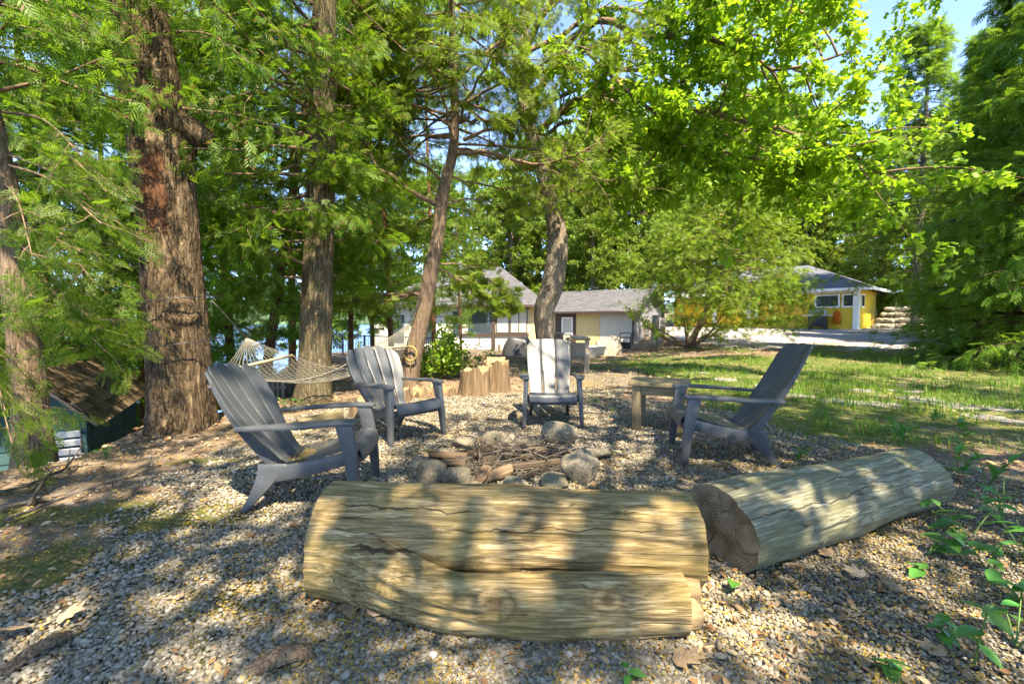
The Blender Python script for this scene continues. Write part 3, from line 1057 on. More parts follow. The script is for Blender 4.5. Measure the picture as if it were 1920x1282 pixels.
g = Grow(53)
MLIMBS = [
    ([(984, 215, 10.5), (1100, 50, 10.2), (1190, 60, 9.8), (1330, 80, 9.3), (1480, 120, 8.8), (1600, 90, 8.4)], .09),
    ([(1000, 255, 10.5), (1130, 170, 10.2), (1290, 200, 9.6), (1440, 240, 9.0), (1560, 280, 8.6), (1690, 335, 8.3)], .08),
    ([(1014, 300, 10.5), (1120, 300, 10.6), (1240, 270, 10.5), (1380, 310, 10.3), (1480, 350, 10.1)], .06),
    ([(984, 110, 10.5), (1040, 0, 10.0), (1180, -40, 9.4), (1340, -20, 8.8), (1500, -10, 8.2)], .08),
    ([(984, 150, 10.5), (1080, 130, 10.9), (1230, 130, 11.5), (1380, 170, 12.2), (1500, 200, 12.8)], .07),
    ([(990, -20, 10.5), (1080, -120, 9.6), (1250, -150, 8.6), (1420, -90, 7.6), (1560, -50, 7.0)], .07),
    ([(984, 100, 10.5), (1150, 20, 10.9), (1300, 40, 11.4), (1420, 30, 12.0)], .06),
    ([(1000, 250, 10.5), (1080, 230, 11.4), (1180, 240, 12.4), (1280, 330, 13.0)], .05),
    ([(984, 70, 10.5), (900, 40, 11.0), (800, 0, 11.6), (700, 20, 12.2)], .05),
    ([(1000, 255, 10.5), (1090, 180, 9.8), (1200, 190, 9.2), (1320, 140, 8.7), (1420, 60, 8.3)], .05),
    ([(984, 180, 10.5), (1110, 110, 9.6), (1270, 250, 9.4), (1400, 290, 9.4), (1530, 330, 9.2)], .05),
    ([(984, 215, 10.5), (1180, 150, 11.2), (1380, 250, 11.6), (1560, 200, 11.4), (1660, 120, 11.0)], .05),
    ([(1014, 300, 10.5), (1100, 340, 9.9), (1190, 330, 9.5), (1260, 260, 9.2), (1340, 330, 9.0)], .045),
]
for pl, r0 in MLIMBS:
    pts = catmull([at(*q) for q in pl], 14)
    pts[1:] += g.r.normal(0, 0.05, (13, 3))
    maple_limb(g, pts, r0, 16, 8, 22, 0.112)
tree('maple_tree', 'curved grey maple trunk behind the middle chair with bright yellow-green leaves', None, btk, g, LF_S, M['maple'], M['twig'])

# --- thin reddish cedars on the lake bank
def thin_cedar(seed, H, lean, r0, z0=1.8, mat='bark_red', R_=1.9, nb=60, size=0.17, fr=10, leafm='cedar'):
    g = Grow(seed)
    p = [(0, 0, -0.6, r0 * 1.15), (lean[0] * .1, lean[1] * .1, 0.8, r0), (lean[0] * .35, lean[1] * .3, H * .35, r0 * .8), (lean[0] * .7, lean[1] * .7, H * .7, r0 * .5), (lean[0], lean[1], H, r0 * .1)]
    me = trunk_mesh('trunk', p, M[mat], 22, 90, 0.008, 22, 0.07, 0.3, seed)
    cedar_all_round(g, p, z0, H, nb, R_, lambda u: 0.5 + 0.8 * math.sin(min(1., u * 1.1) * math.pi) * (1 - .35 * u), size, fr, 6, 0.4, 0.35, wig=0.5, bare=0.3)
    return g, me


BANK = 'thin cedars on the lake bank'
g1, t1 = thin_cedar(61, 11.0, (0.5, 0.2), 0.10)
bank1 = tree('cedar_tree', 'reddish leaning trunk at the left end of the hammock', BANK, t1, g1, FR[1], M['cedar'], M['twig_dark'], again=((.4, (.2, .1, 0), 1),))
q = at(478, 690, 9.3)
bank1.location = (q.x, q.y, gh(q.x, q.y))
bank1.rotation_euler = (0, R(7), 0)
g2, t2 = thin_cedar(67, 12.0, (-0.2, 0.3), 0.085, 1.2)
bank2 = tree('cedar_tree', 'thin orange-brown trunk close to the left side of the scarred tree', BANK, t2, g2, FR[1], M['cedar'], M['twig_dark'], again=((.4, (-.1, .1, 0), 1),))
q = at(266, 600, 8.6)
bank2.location = (q.x, q.y, gh(q.x, q.y))
for (px, d, rz, s, lab) in ((206, 9.6, 2.0, 0.95, 'thin orange-brown trunk rising above the shingled shed roof'),
                            (120, 8.2, 4.0, 1.05, 'thin cedar half hidden behind the sprays of the leaning left-edge cedar'),
                            (20, 7.4, 1.1, 1.0, 'dark thin cedar behind the trunk at the far left edge'),
                            (440, 11.5, 3.0, 1.1, 'dark cedar between the scarred tree and the hammock ring'),
                            (545, 13.5, 5.2, 1.05, 'slim cedar seen between the hammock fan and the mossy trunk'),
                            (330, 12.5, 0.4, 1.1, 'cedar whose crown shows on both sides of the scarred tree'),
                            (-120, 6.0, 2.4, 1.0, 'cedar outside the left edge reaching in with its sprays'),
                            (150, 11.5, 5.6, 1.1, 'far bank cedar above the shed roof with pale water behind'),
                            (700, 17.5, 1.7, 0.85, 'slim cedar at the lake end of the deck railing'),
                            (865, 21.0, 2.2, 0.6, 'small cedar against the left half of the cottage wall'),
                            (735, 13.0, 3.6, 0.75, 'cedar behind the leaning trunk, hiding the end of the deck'),
                            (815, 16.5, 0.7, 0.95, 'tall slim cedar seen just right of the leaning trunk'),
                            (655, 15.0, 4.9, 1.0, 'cedar between the mossy trunk and the deck railing')):
    q = at(px, 600, d)
    copy_tree((bank1, bank2)[int(rz * 10) % 2], (q.x, q.y, gh(q.x, q.y)), (0, 0, rz), s, lab, BANK)

# --- dense cone-shaped cedars on the right
def cone_cedar(seed, H, R_, nb, size, fr, nsec, leafm, z0=0.35, flat=0.75):
    g = Grow(seed)
    p = [(0, 0, -0.3, .16), (0.02, 0, H * .3, .12), (0, .03, H * .7, .06), (0, 0, H, .01)]
    me = trunk_mesh('trunk', p, M['bark_red'], 20, 60, 0.008, 22, 0.08, 0.4, seed)
    cedar_all_round(g, p, z0, H, nb, R_, lambda u: (1.0 - 0.86 * u) * (0.85 + 0.15 * math.sin(u * 40)), size, fr, nsec, 0.3, flat, 0.05, -0.1, 0.3, bare=0.3)
    return g, me


g3, t3 = cone_cedar(71, 11.5, 2.9, 120, 0.27, 9, 6, 'cedar_dark')
p3 = G(1895, 678)
dense = tree('cedar_tree', 'dense dark green cedar with skirts to the ground at the right edge of the lawn', 'dense cedars right of the lawn', t3, g3, FR[1], M['cedar_dark'], M['twig_dark'], (p3.x, p3.y, p3.z), again=((2.2, (0, 0, 0)),))
for (px, d, rz, s, lab) in ((2010, 10.5, 2.1, 1.0, 'dense cedar cut off by the right edge of the picture'),
                            (1830, 19.5, 4.0, 1.1, 'dense cedar just behind the dark one at the right edge'),
                            (1975, 15.5, 5.0, 1.25, 'tall dense cedar rising at the top right corner')):
    q = at(px, 600, d)
    copy_tree(dense, (q.x, q.y, gh(q.x, q.y)), (0, 0, rz), s, lab)

# --- many-stemmed spreading cedar in front of the yellow house
g = Grow(83)
base = G(1290, 652)
mp = [(0, 0, -0.2, .16), (0.3, 0, .6, .12), (0.9, 0, 2.0, .08), (1.5, 0.1, 3.6, .05), (1.6, .1, 6.0, .015)]
mt = trunk_mesh('trunk', mp, M['bark_cedar'], 24, 60, .01, 20, .08, .4, 3)
for k in range(9):
    a = R(-170 + 360 * k / 9 + g.r.uniform(-15, 15))
    L = g.r.uniform(1.8, 3.3)
    pts = g.wander((0.1 * math.cos(a), 0.1 * math.sin(a), 0.05), (math.cos(a), math.sin(a), 0.35), L, 9, (0, 0, 0.22), 0.35)
    g.cedar_limb(pts, .07, 7, 9, 0.2, 0.2, 0.4, bare=0.55)
cedar_all_round(g, mp, 1.7, 6.2, 70, 3.3, lambda u: 0.62 + 0.5 * math.sin(math.pi * min(1, u * 1.05 + .1)), 0.2, 11, 8, 0.25, 0.45, 0.15, -0.05, 0.4, bare=0.35)
spread = tree('cedar_tree', 'broad many-stemmed cedar with bare curving lower limbs before the yellow house', None, mt, g, FR[1], M['cedar_light'], M['twig'], (base.x, base.y, base.z), again=((2.6, (1.3, 0, 0), 1), (1.3, (1.3, 0, 0), 1)))

# --- sparse tall conifer right of the maple leaves
g = Grow(91)
hp = [(0, 0, -0.3, .2), (0, 0, 5, .16), (.1, 0, 10, .1), (.1, 0, 16, .02)]
ht = trunk_mesh('trunk', hp, M['bark_grey'], 20, 70, .01, 18, .1, .3, 5)
cedar_all_round(g, hp, 3.0, 15.8, 110, 3.6, lambda u: 1.0 - 0.8 * u, 0.34, 6, 7, 0.15, 0.85, 0.0, -0.02, 0.25, bare=0.25)
q = at(1716, 600, 24.0)
hem = tree('hemlock_tree', 'tall sparse conifer with level branches against the open sky at right', None, ht, g, FR[1], M['cedar_dark'], M['twig_dark'], (q.x, q.y, gh(q.x, q.y)), again=((1.9, (0, 0, 0)),))

# --- tall pale-green broadleaf trees of the wood behind
def far_tree(seed, H, R_, z0, leafm, nl=9, size=0.2, nb=46, r0=0.26, tw=4, mat='bark_grey'):
    g = Grow(seed)
    p = [(0, 0, -0.5, r0 * 1.2), (0.1, 0, H * .2, r0), (-.1, .1, H * .5, r0 * .7), (.1, 0, H * .8, r0 * .35), (.1, 0, H, .02)]
    me = trunk_mesh('trunk', p, M[mat], 18, 60, .012, 14, .15, .35, seed)
    for k in range(nb):
        u = (k + g.r.random()) / nb
        z = z0 + (H - z0) * u
        a = g.r.uniform(0, 2 * math.pi)
        L = R_ * (0.55 + 0.6 * math.sin(math.pi * min(1, u + .15))) * g.r.uniform(.7, 1.15)
        pts = g.wander(interp_path(p, z), (math.cos(a), math.sin(a), 0.45 * g.r.uniform(0.2, 1.4)), L, 8, (0, 0, -.08), .35)
        maple_limb(g, pts, .02 + L * .009, 7, tw, nl, size, 0.45)
    return g, me


WOOD = 'trees of the wood behind the houses'
g5, t5 = far_tree(101, 17, 4.2, 3.0, 'decid', 10, .21)
q = at(1145, 600, 34)
far1 = tree('broadleaf_tree', 'straight grey trunk above the low cottage roof', WOOD, t5, g5, LF_O, M['decid'], M['twig'], (q.x, q.y, gh(q.x, q.y)), again=((2.3, (0, 0, 0), 1), (1.1, (0, 0, 0), 1)))
g6, t6 = far_tree(103, 20, 5.0, 6.5, 'decid', 9, 0.23, 44, 0.36)
q = at(1322, 600, 44)
far2 = tree('broadleaf_tree', 'stout grey trunk left of the pair above the many-stemmed cedar', WOOD, t6, g6, LF_O, M['decid'], M['twig'], (q.x, q.y, gh(q.x, q.y)), again=((2.3, (0, 0, 0), 1), (1.1, (0, 0, 0), 1)))
g7, t7 = thin_cedar(107, 15.0, (.2, .2), .16, 0.8, 'bark_cedar', 3.0, 90, 0.46, 9)
q = at(1690, 600, 33)
far3 = tree('cedar_tree', 'leaning brown trunk beside the stone wall right of the yellow house', WOOD, t7, g7, FR[0], M['cedar_light'], M['twig'], (q.x, q.y, gh(q.x, q.y)))
far3.rotation_euler = (0, R(9), 0)
spots = [(1395, 46, 1, 1.4, 'stout grey trunk right of the pair above the many-stemmed cedar', 1.15), (1652, 34, 2, 1, 'brown trunk at the right corner of the yellow house', .85),
         (1470, 40, 1, 2.2, 'pale green wood tree behind the utility pole', 1.0), (1560, 46, 0, .3, 'pale green wood tree above the ridge of the slate roof', 1.0), (1780, 36, 2, 3.3, 'light cedar in the wood between the stone wall and the dense dark cedar', 1.0), (1880, 34, 0, 5.3, 'pale green wood tree seen above the dense dark cedar', .9), (1620, 46, 0, 5.3, 'distant wood tree above the right slope of the slate roof', .8), (1500, 38, 0, 3.0, 'pale green wood tree just left of the slate roof ridge', .9),
         (1420, 42, 0, 1.2, 'pale green wood tree above the right side of the many-stemmed cedar', 1.0), (1240, 38, 0, 2.0, 'pale green wood tree right of the white block gable', 1.0), (1090, 40, 0, 4.2, 'pale green wood tree above the middle of the low wing roof', 1.0), (1190, 44, 2, .5, 'tall light cedar rising behind the white block gable', 1.15), (1010, 38, 0, 1.9, 'pale green wood tree straight behind the curved maple trunk', 1.0), (930, 41, 0, 2.7, 'pale green wood tree behind the peak of the cottage roof', .95),
         (870, 36, 2, 3.7, 'light cedar above the left slope of the cottage roof', .9), (1290, 46, 0, 3.4, 'distant wood tree behind the left side of the many-stemmed cedar', 1.05), (1050, 33, 2, 5.9, 'slim grey-brown trunk hugging the curved maple from behind', .95), (1215, 35, 0, .9, 'smaller wood tree touching the right end of the low wing roof', .8), (1350, 38, 2, 5.0, 'light cedar standing behind the crown of the many-stemmed cedar', .95), (800, 40, 0, 1.4, 'distant pale tree behind the upper part of the leaning cedar', .9), (700, 38, 0, 4.4, 'distant pale tree above the deck railing', .9), (960, 33, 0, .2, 'low pale tree between the roof peak and the curved maple', .7), (1110, 30, 0, 5.0, 'low pale tree over the door of the low wing', .6), (600, 36, 0, 2.0, 'distant pale tree showing beside the mossy trunk', .8),
         (2050, 30, 0, 1.0, 'pale green tree beyond the right edge of the lawn', 1.0), (1960, 26, 2, 2.9, 'light cedar at the right edge behind the dense cedars', 1.0), (1745, 29, 2, 4.7, 'smaller light cedar right of the stone wall', .8)]
for (px, d, kind, rz, lab, s) in spots:
    q = at(px, 600, d)
    copy_tree((far1, far2, far3)[kind], (q.x, q.y, gh(q.x, q.y) - .1), (0, 0, rz), s, lab, WOOD)

# --- trees standing behind the photographer: they shade the foreground
SH = 'trees behind the viewpoint shading the fire pit'
g8, t8 = far_tree(109, 13, 4.0, 4.6, 'decid', 6, 0.17, 20, 0.2, 3)
SLAB = 'tree behind the viewpoint, out of the picture'
shade = tree('broadleaf_tree', SLAB, SH, t8, g8, LF_O, M['decid'], M['twig'], (1.6, -4.2, gh(1.6, -4.2)))
for (x, y, rz, s) in ((6.2, -2.2, 1.5, .95), (-3.4, -3.4, 2.5, 1.0), (10.2, 1.6, 3.5, .95), (4.2, -7.5, 4.5, 1.1), (-7.6, -1.0, 5.5, 1.0), (13.5, -1.5, 1.2, 1.0), (-1.0, -8.2, 1.9, 1.1), (7.0, -0.2, 4.0, .8), (4.3, -1.2, 0.7, .82), (0.2, -2.8, 3.1, .75), (5.0, -.3, 5.1, .9), (4.5, .3, 3.3, .8)):
    copy_tree(shade, (x, y, gh(x, y)), (0, 0, rz), s, SLAB, SH)

# ------------------------------------------------------------------ lawn chairs
def m_chair():
    k = NT('chair_resin')
    n = k.noise(k.coords('Object'), 7, 5, 0.6)
    n2 = k.noise(k.coords('Object'), 60, 3, 0.6)
    d = k.ramp(n, [(0.45, 0.0), (0.72, 1.0)])
    c = k.mix(k.math('MULTIPLY', d, 0.35), (0.055, 0.06, 0.066), (0.10, 0.102, 0.10))
    c = k.mix(k.ramp(n2, [(0.62, 0.0), (0.72, 0.35)]), c, (0.25, 0.23, 0.16))
    return k.fin(c, k.math('ADD', k.math('MULTIPLY', n, 0.25), 0.32), 0.45, k.bump(n2, 0.06, 0.002))


M['chair'] = m_chair()


def grid_solid(fn, nu, nv, thick):
    """curved board: fn(u,v) -> (point, normal), u,v in 0..1"""
    top, bot = [], []
    for i in range(nu):
        for j in range(nv):
            p, n = fn(i / (nu - 1), j / (nv - 1))
            top.append(p)
            bot.append(p - n * thick)
    f = []
    o = nu * nv
    for i in range(nu - 1):
        for j in range(nv - 1):
            a, b, c, d = i * nv + j, (i + 1) * nv + j, (i + 1) * nv + j + 1, i * nv + j + 1
            f.append((a, b, c, d))
            f.append((o + d, o + c, o + b, o + a))
    ring = [(i * nv) for i in range(nu)] + [(nu - 1) * nv + j for j in range(1, nv)] + [i * nv + nv - 1 for i in range(nu - 2, -1, -1)] + [j for j in range(nv - 2, 0, -1)]
    m = len(ring)
    for q in range(m):
        a, b = ring[q], ring[(q + 1) % m]
        f.append((b, a, o + a, o + b))
    return top + bot, f


def chair_meshes(nslat):
    """front of the chair looks to -y; returns [(name, mesh)]"""
    out = []
    tilt = R(34 if nslat == 5 else 33)
    yb, zb = 0.10, 0.255
    Lb = 0.80 if nslat == 5 else 0.84
    wb = 0.40 if nslat == 5 else 0.47
    wt = 0.65 if nslat == 5 else 0.535
    up = Vector((0, math.sin(tilt), math.cos(tilt)))
    nn = Vector((0, -math.cos(tilt), math.sin(tilt)))
    gap = 0.013

    def back_pt(gu, v, top):
        w = wb + (wt - wb) * sstep(0.0, 0.8, v * 1.0) * 1.0
        x = (gu - 0.5) * float(w)
        s = v * top
        p = Vector((x, yb, zb)) + up * s + nn * (0.30 * x * x * 1.6) + nn * (-0.02 * math.sin(v * math.pi))
        return p
    for k in range(nslat):
        u0, u1 = k / nslat, (k + 1) / nslat

        def fn(u, v, u0=u0, u1=u1, k=k):
            gu = u0 + (u1 - u0) * u
            c = abs(gu - 0.5) * 2
            if nslat == 5:
                top = Lb * (1 - 0.13 * c ** 2) - 0.035 * (2 * u - 1) ** 2 - (0.05 * max(0, c - .8) * 5)
            else:
                top = Lb * (1 - 0.05 * c ** 2) - (0.07 * max(0, (c - .72) / .28) ** 1.6) - 0.006 * (2 * u - 1) ** 2
            p = back_pt(gu, v, top)
            x = p.x
            sg = 1 if u > 0.5 else -1
            edge = max(0.0, abs(2 * u - 1) - 0.8) / 0.2
            p = p - Vector((sg * gap * 0.5 * (1 if edge > 0.5 else 0), 0, 0)) + nn * (-0.004 * edge)
            n = (nn + Vector((-0.9 * x, 0, 0))).normalized()
            return p, n
        v, f = grid_solid(fn, 7, 18, 0.016)
        me = mesh_py('back_slat', v, f, M['chair'], False)
        bev_mesh(fixn(me), 0.003, 1)
        out.append(('back_slat', me))
    # ribs behind the back
    for s in (-1, 1):
        mb = MB()
        secs = []
        for q in range(12):
            v = q / 11 * 0.985
            p = back_pt(0.5 + s * 0.488, v, Lb * (0.82 if nslat == 5 else 0.87))
            b = p - nn * (0.016 + 0.05 * (1 - v) ** .8)
            secs.append([p + Vector((-.006, 0, 0)) - nn * .004, p + Vector((.006, 0, 0)) - nn * .004, b + Vector((.006, 0, 0)), b + Vector((-.006, 0, 0))])
        mb.loft(secs)
        out.append(('back_rib', fixn(mb.mesh('back_rib', M['chair']))))
    mb = MB()
    a, b = back_pt(0.04, 0.42, Lb), back_pt(0.96, 0.42, Lb)
    for vv in (0.40, 0.86):
        mb = MB()
        pts = [back_pt(u, vv, Lb * .93) - nn * 0.026 for u in np.linspace(0.05, 0.95, 9)]
        mb.tube(pts, 0.012, 6)
        out.append(('back_brace', fixn(mb.mesh('back_brace', M['chair'], True))))
    # seat
    prof = catmull([(-0.435, 0.285), (-0.428, 0.345), (-0.395, 0.378), (-0.33, 0.378), (-0.2, 0.338), (-0.05, 0.290), (0.06, 0.262), (0.13, 0.262)], 90)
    seg = np.linalg.norm(np.diff(prof, axis=0), axis=1)
    cum = np.concatenate([[0], np.cumsum(seg)])
    tot = cum[-1]

    def sp(s):
        return np.array([np.interp(s, cum, prof[:, 0]), np.interp(s, cum, prof[:, 1])])
    cuts = [0.0, 0.17, 0.32, 0.47, 0.61, tot] if nslat == 5 else [0.0, 0.20, 0.36, 0.51, tot]
    for a, b in zip(cuts[:-1], cuts[1:]):
        def fn(u, v, a=a, b=b):
            s = a + 0.004 + (b - a - 0.008) * v
            p = sp(s)
            t = sp(min(tot, s + .004)) - sp(max(0, s - .004))
            t = t / (np.linalg.norm(t) + 1e-9)
            w = 0.50 + 0.02 * (p[0] < -.3) - 0.12 * float(sstep(-0.25, 0.13, p[0]))
            x = (u - .5) * w
            return Vector((x, p[0], p[1] + 0.16 * x * x)), Vector((0, -t[1], t[0]))
        v, f = grid_solid(fn, 9, 9, 0.014)
        me = mesh_py('seat_slat', v, f, M['chair'])
        bev_mesh(fixn(me), 0.003, 1)
        out.append(('seat_slat', me))
    ah = 0.555 if nslat == 5 else 0.545
    for s in (-1, 1):
        # front leg: a wide tapering blade from armrest to ground
        mb = MB()
        secs = []
        for t in np.linspace(0, 1, 8):
            z = ah * (1 - t)
            yc = -0.325 - 0.075 * t - 0.012 * math.sin(t * math.pi)
            xo = 0.318 + 0.022 * t
            wy = 0.105 * (1 - t) + 0.048 * t
            wx = 0.052 * (1 - t) + 0.040 * t
            xi = xo - wx
            secs.append([Vector((s * xi, yc - wy / 2, z)), Vector((s * xo, yc - wy / 2, z)), Vector((s * xo, yc + wy / 2, z)), Vector((s * xi, yc + wy / 2, z))])
        mb.loft(secs)
        me = fixn(mb.mesh('front_leg', M['chair']))
        bev_mesh(me, 0.007)
        out.append(('front_leg', me))
        # armrest
        mb = MB()
        secs = []
        for t in np.linspace(0, 1, 11):
            y = -0.40 + 0.72 * t
            z = ah + 0.012 - 0.035 * t - 0.012 * (1 - min(1, t * 6))
            w = 0.075 + 0.045 * math.sin(min(1, t * 1.4) * math.pi) - 0.02 * t
            xc = 0.295 + 0.03 * math.sin(t * math.pi) - 0.035 * max(0, t - .6)
            secs.append([Vector((s * (xc - w / 2), y, z - .012)), Vector((s * (xc + w / 2), y, z - .016)), Vector((s * (xc + w / 2), y, z + .012)), Vector((s * (xc - w / 2), y, z + .016))])
        mb.loft(secs)
        me = fixn(mb.mesh('armrest', M['chair']))
        bev_mesh(me, 0.007)
        out.append(('armrest', me))
        # side rail that carries the seat
        mb = MB()
        secs = []
        for t in np.linspace(0, 1, 10):
            y = -0.37 + 0.56 * t
            z = 0.335 - 0.125 * t - 0.012 * math.sin(t * math.pi)
            h = 0.082 + 0.02 * t
            x = 0.292 - 0.075 * t
            secs.append([Vector((s * (x - .03), y, z - h / 2)), Vector((s * x, y, z - h / 2)), Vector((s * x, y, z + h / 2)), Vector((s * (x - .03), y, z + h / 2))])
        mb.loft(secs)
        me = fixn(mb.mesh('side_rail', M['chair']))
        bev_mesh(me, 0.006)
        out.append(('side_rail', me))
        # back leg
        mb = MB()
        secs = []
        for t in np.linspace(0, 1, 9):
            z = 0.285 * (1 - t)
            y = 0.135 + 0.17 * t ** 1.35
            wy = 0.13 * (1 - t) ** 1.3 + 0.05
            x = 0.222 + 0.03 * t
            secs.append([Vector((s * (x - .036), y - wy / 2, z)), Vector((s * x, y - wy / 2, z)), Vector((s * x, y + wy / 2, z)), Vector((s * (x - .036), y + wy / 2, z))])
        mb.loft(secs)
        me = fixn(mb.mesh('back_leg', M['chair']))
        bev_mesh(me, 0.006)
        out.append(('back_leg', me))
    mb = MB()
    mb.box((0, -0.375, 0.29), (0.53, 0.03, 0.07))
    me = mb.mesh('front_apron', M['chair'])
    bev_mesh(me, 0.006)
    out.append(('front_apron', me))
    return out


CH5, CH3 = chair_meshes(5), chair_meshes(3)


def place_chair(meshes, front, rear, label, sc=1.0):
    f, r = Vector(front), Vector(rear)
    d = (f - r)
    ang = math.atan2(d.y, d.x) + math.pi / 2      # local -y points along d
    mid = (f * 0.43 + r * 0.57)
    # the local origin lies 0.40 m behind the front legs
    o = f - d.normalized() * 0.40 * sc
    zf, zr = gh(f.x, f.y), gh(r.x, r.y)
    pit = math.atan2(zf - zr, 0.70)
    t = thing('lawn_chair', label, 'chair', (o.x, o.y, (zf + zr) / 2 + 0.004 - 0.0), 0, 'resin lawn chairs round the fire pit')
    t.rotation_euler = Euler((-pit, 0, ang))
    t.scale = (sc, sc, sc)
    for n, me in meshes:
        ob(n, me, t)
    return t


place_chair(CH5, (-1.0, 3.10), (-1.67, 3.03), 'fan-backed blue-grey lawn chair in front of the scarred tree, nearest the long log', 1.0)
place_chair(CH5, (-0.93, 4.48), (-1.39, 4.90), 'fan-backed blue-grey lawn chair right of the hammock, sun on its back', 1.0)
place_chair(CH3, (0.45, 4.95), (0.46, 5.60), 'three-slat lawn chair facing the camera behind the fire ring', 1.0)
place_chair(CH3, (1.485, 4.03), (2.18, 3.90), 'dark three-slat lawn chair in shade beside the wooden side table', 1.05)

# ------------------------------------------------------------------ logs
def wedge(L, r, seed):
    rg = np.random.default_rng(seed)
    sec = [(0.0, -r * .7), (r * 1.0, -r * .35), (r * .75, r * .45), (0.0, r * .75), (-r * .8, r * .3), (-r * .95, -r * .4)]
    mb = MB()
    secs = []
    for t in np.linspace(-.5, .5, 7):
        secs.append([Vector((t * L + rg.normal(0, .006), y * (1 + rg.normal(0, .06)), z * (1 + rg.normal(0, .06)))) for y, z in sec])
    mb.loft(secs)
    return mb


wedge0 = wedge


def m_log(name, base, pale, green, dark, zc, cracks):
    k = NT(name)
    v = k.coords('Object', (2.2, 34, 34))
    v2 = k.coords('Object', (7, 110, 110))
    n1 = k.noise(v, 1.0, 6, 0.62, 0.9)
    n2 = k.noise(v2, 1.0, 4, 0.6, 0.4)
    big = k.noise(k.coords('Object', (1.2, 2.4, 2.4)), 2.2, 5, 0.65)
    c = k.ramp(n1, [(0.34, dark), (0.47, base), (0.64, pale)])
    c = k.mix(k.ramp(n2, [(0.42, 0.75), (0.58, 0.0)]), c, dark)
    gm = k.ramp(big, [(0.42, 0.0), (0.62, 1.0)])
    c = k.mix(k.math('MULTIPLY', gm, 0.5), c, green)
    # drying cracks: thin and long, they follow the grain
    def crack(off, sx, thr):
        cv = k.noise(k.coords('Object', (sx, 7.5, 7.5), loc=(off, off * .7, 0)), 1.0, 2, 0.4, 0.15)
        ln = k.math('ABSOLUTE', k.math('SUBTRACT', cv, 0.5), 0)
        on = k.ramp(k.noise(k.coords('Object', (1.6, 3, 3), loc=(off * 2, 0, 0)), 1.0, 2), [(0.5, 0.0), (0.56, 1.0)])
        return k.math('MULTIPLY', k.ramp(ln, [(0.0, 1.0), (thr, 0.0)]), on)
    crk = k.math('MAXIMUM', crack(3.1, 0.35, 0.005), crack(7.7, 0.5, 0.003))
    sx_ = k.n('ShaderNodeSeparateXYZ')
    k.put(sx_, 0, k.n('ShaderNodeTexCoord').outputs['Object'])
    ang = k.math('ARCTAN2', k.math('SUBTRACT', sx_.outputs[2], zc), sx_.outputs[1])
    for i, (a0, w_, x0_, x1_) in enumerate(cracks):
        wb_ = k.noise(k.coords('Object', (1.5, 0, 0), loc=(i * 7.3, 0, 0)), 1.6, 4, 0.6)
        df = k.math('ABSOLUTE', k.math('SUBTRACT', k.math('SUBTRACT', ang, a0), k.math('MULTIPLY', k.math('SUBTRACT', wb_, 0.5), 0.75)), 0)
        xr = k.math('MULTIPLY', k.math('SUBTRACT', sx_.outputs[0], x0_), k.math('SUBTRACT', x1_, sx_.outputs[0]))
        gate = k.ramp(k.math('MULTIPLY', xr, 9.0), [(0.0, 0.0), (0.5, 1.0)])
        ww = k.math('MULTIPLY', gate, w_)
        crk = k.math('MAXIMUM', crk, k.math('LESS_THAN', df, ww))
    # short checks across the grain left by borers
    bv = k.vor(k.coords('Object', (30, 5, 5)), 1.0, 'DISTANCE_TO_EDGE')
    bo = k.math('MULTIPLY', k.ramp(bv, [(0.0, 1.0), (0.02, 0.0)]), k.ramp(k.noise(k.coords('Object'), 3.3, 2), [(0.6, 0.0), (0.66, 1.0)]))
    crk = k.math('MAXIMUM', crk, k.math('MULTIPLY', bo, 0.5))
    c = k.mix(k.math('MULTIPLY', crk, 0.85), c, (0.03, 0.02, 0.012))
    kn = k.attr('knot')
    c = k.mix(k.math('MULTIPLY', kn, 0.85), c, (0.06, 0.036, 0.018))
    h = k.math('SUBTRACT', k.math('ADD', k.math('MULTIPLY', n1, 0.6), k.math('MULTIPLY', n2, 0.3)), crk)
    return k.fin(c, 0.85, 0.15, k.bump(h, 0.55, 0.012))


M['log_a'] = m_log('weathered_log', (0.29, 0.205, 0.095), (0.48, 0.365, 0.205), (0.16, 0.13, 0.04), (0.10, 0.068, 0.03), 0.22, ((R(128), .016, .05, .75), (R(150), .012, .6, 1.5), (R(112), .01, .9, 1.55), (R(172), .012, .0, .5), (R(185), .014, .5, 1.3)))
M['log_c'] = m_log('weathered_side_stem', (0.30, 0.21, 0.095), (0.48, 0.36, 0.2), (0.16, 0.13, 0.04), (0.08, 0.055, 0.025), 0.12, ((R(150), .03, .2, 1.4), (R(190), .028, .1, 1.0), (R(120), .03, .5, 1.45), (R(100), .024, .05, .6)))
M['log_b'] = m_log('grey_log', (0.21, 0.195, 0.135), (0.36, 0.34, 0.25), (0.14, 0.145, 0.065), (0.10, 0.09, 0.055), 0.2, ((R(150), .016, .0, 1.1), (R(118), .012, .5, 1.7), (R(185), .01, .2, .9), (R(135), .01, 1.0, 1.75)))
M['log_end'] = m_wood('log_cut_end', (0.075, 0.055, 0.035), (0.13, 0.10, 0.065), (0.2, 0.16, 0.10), 2, 1.0, 0.5, 0.9, 0.0)
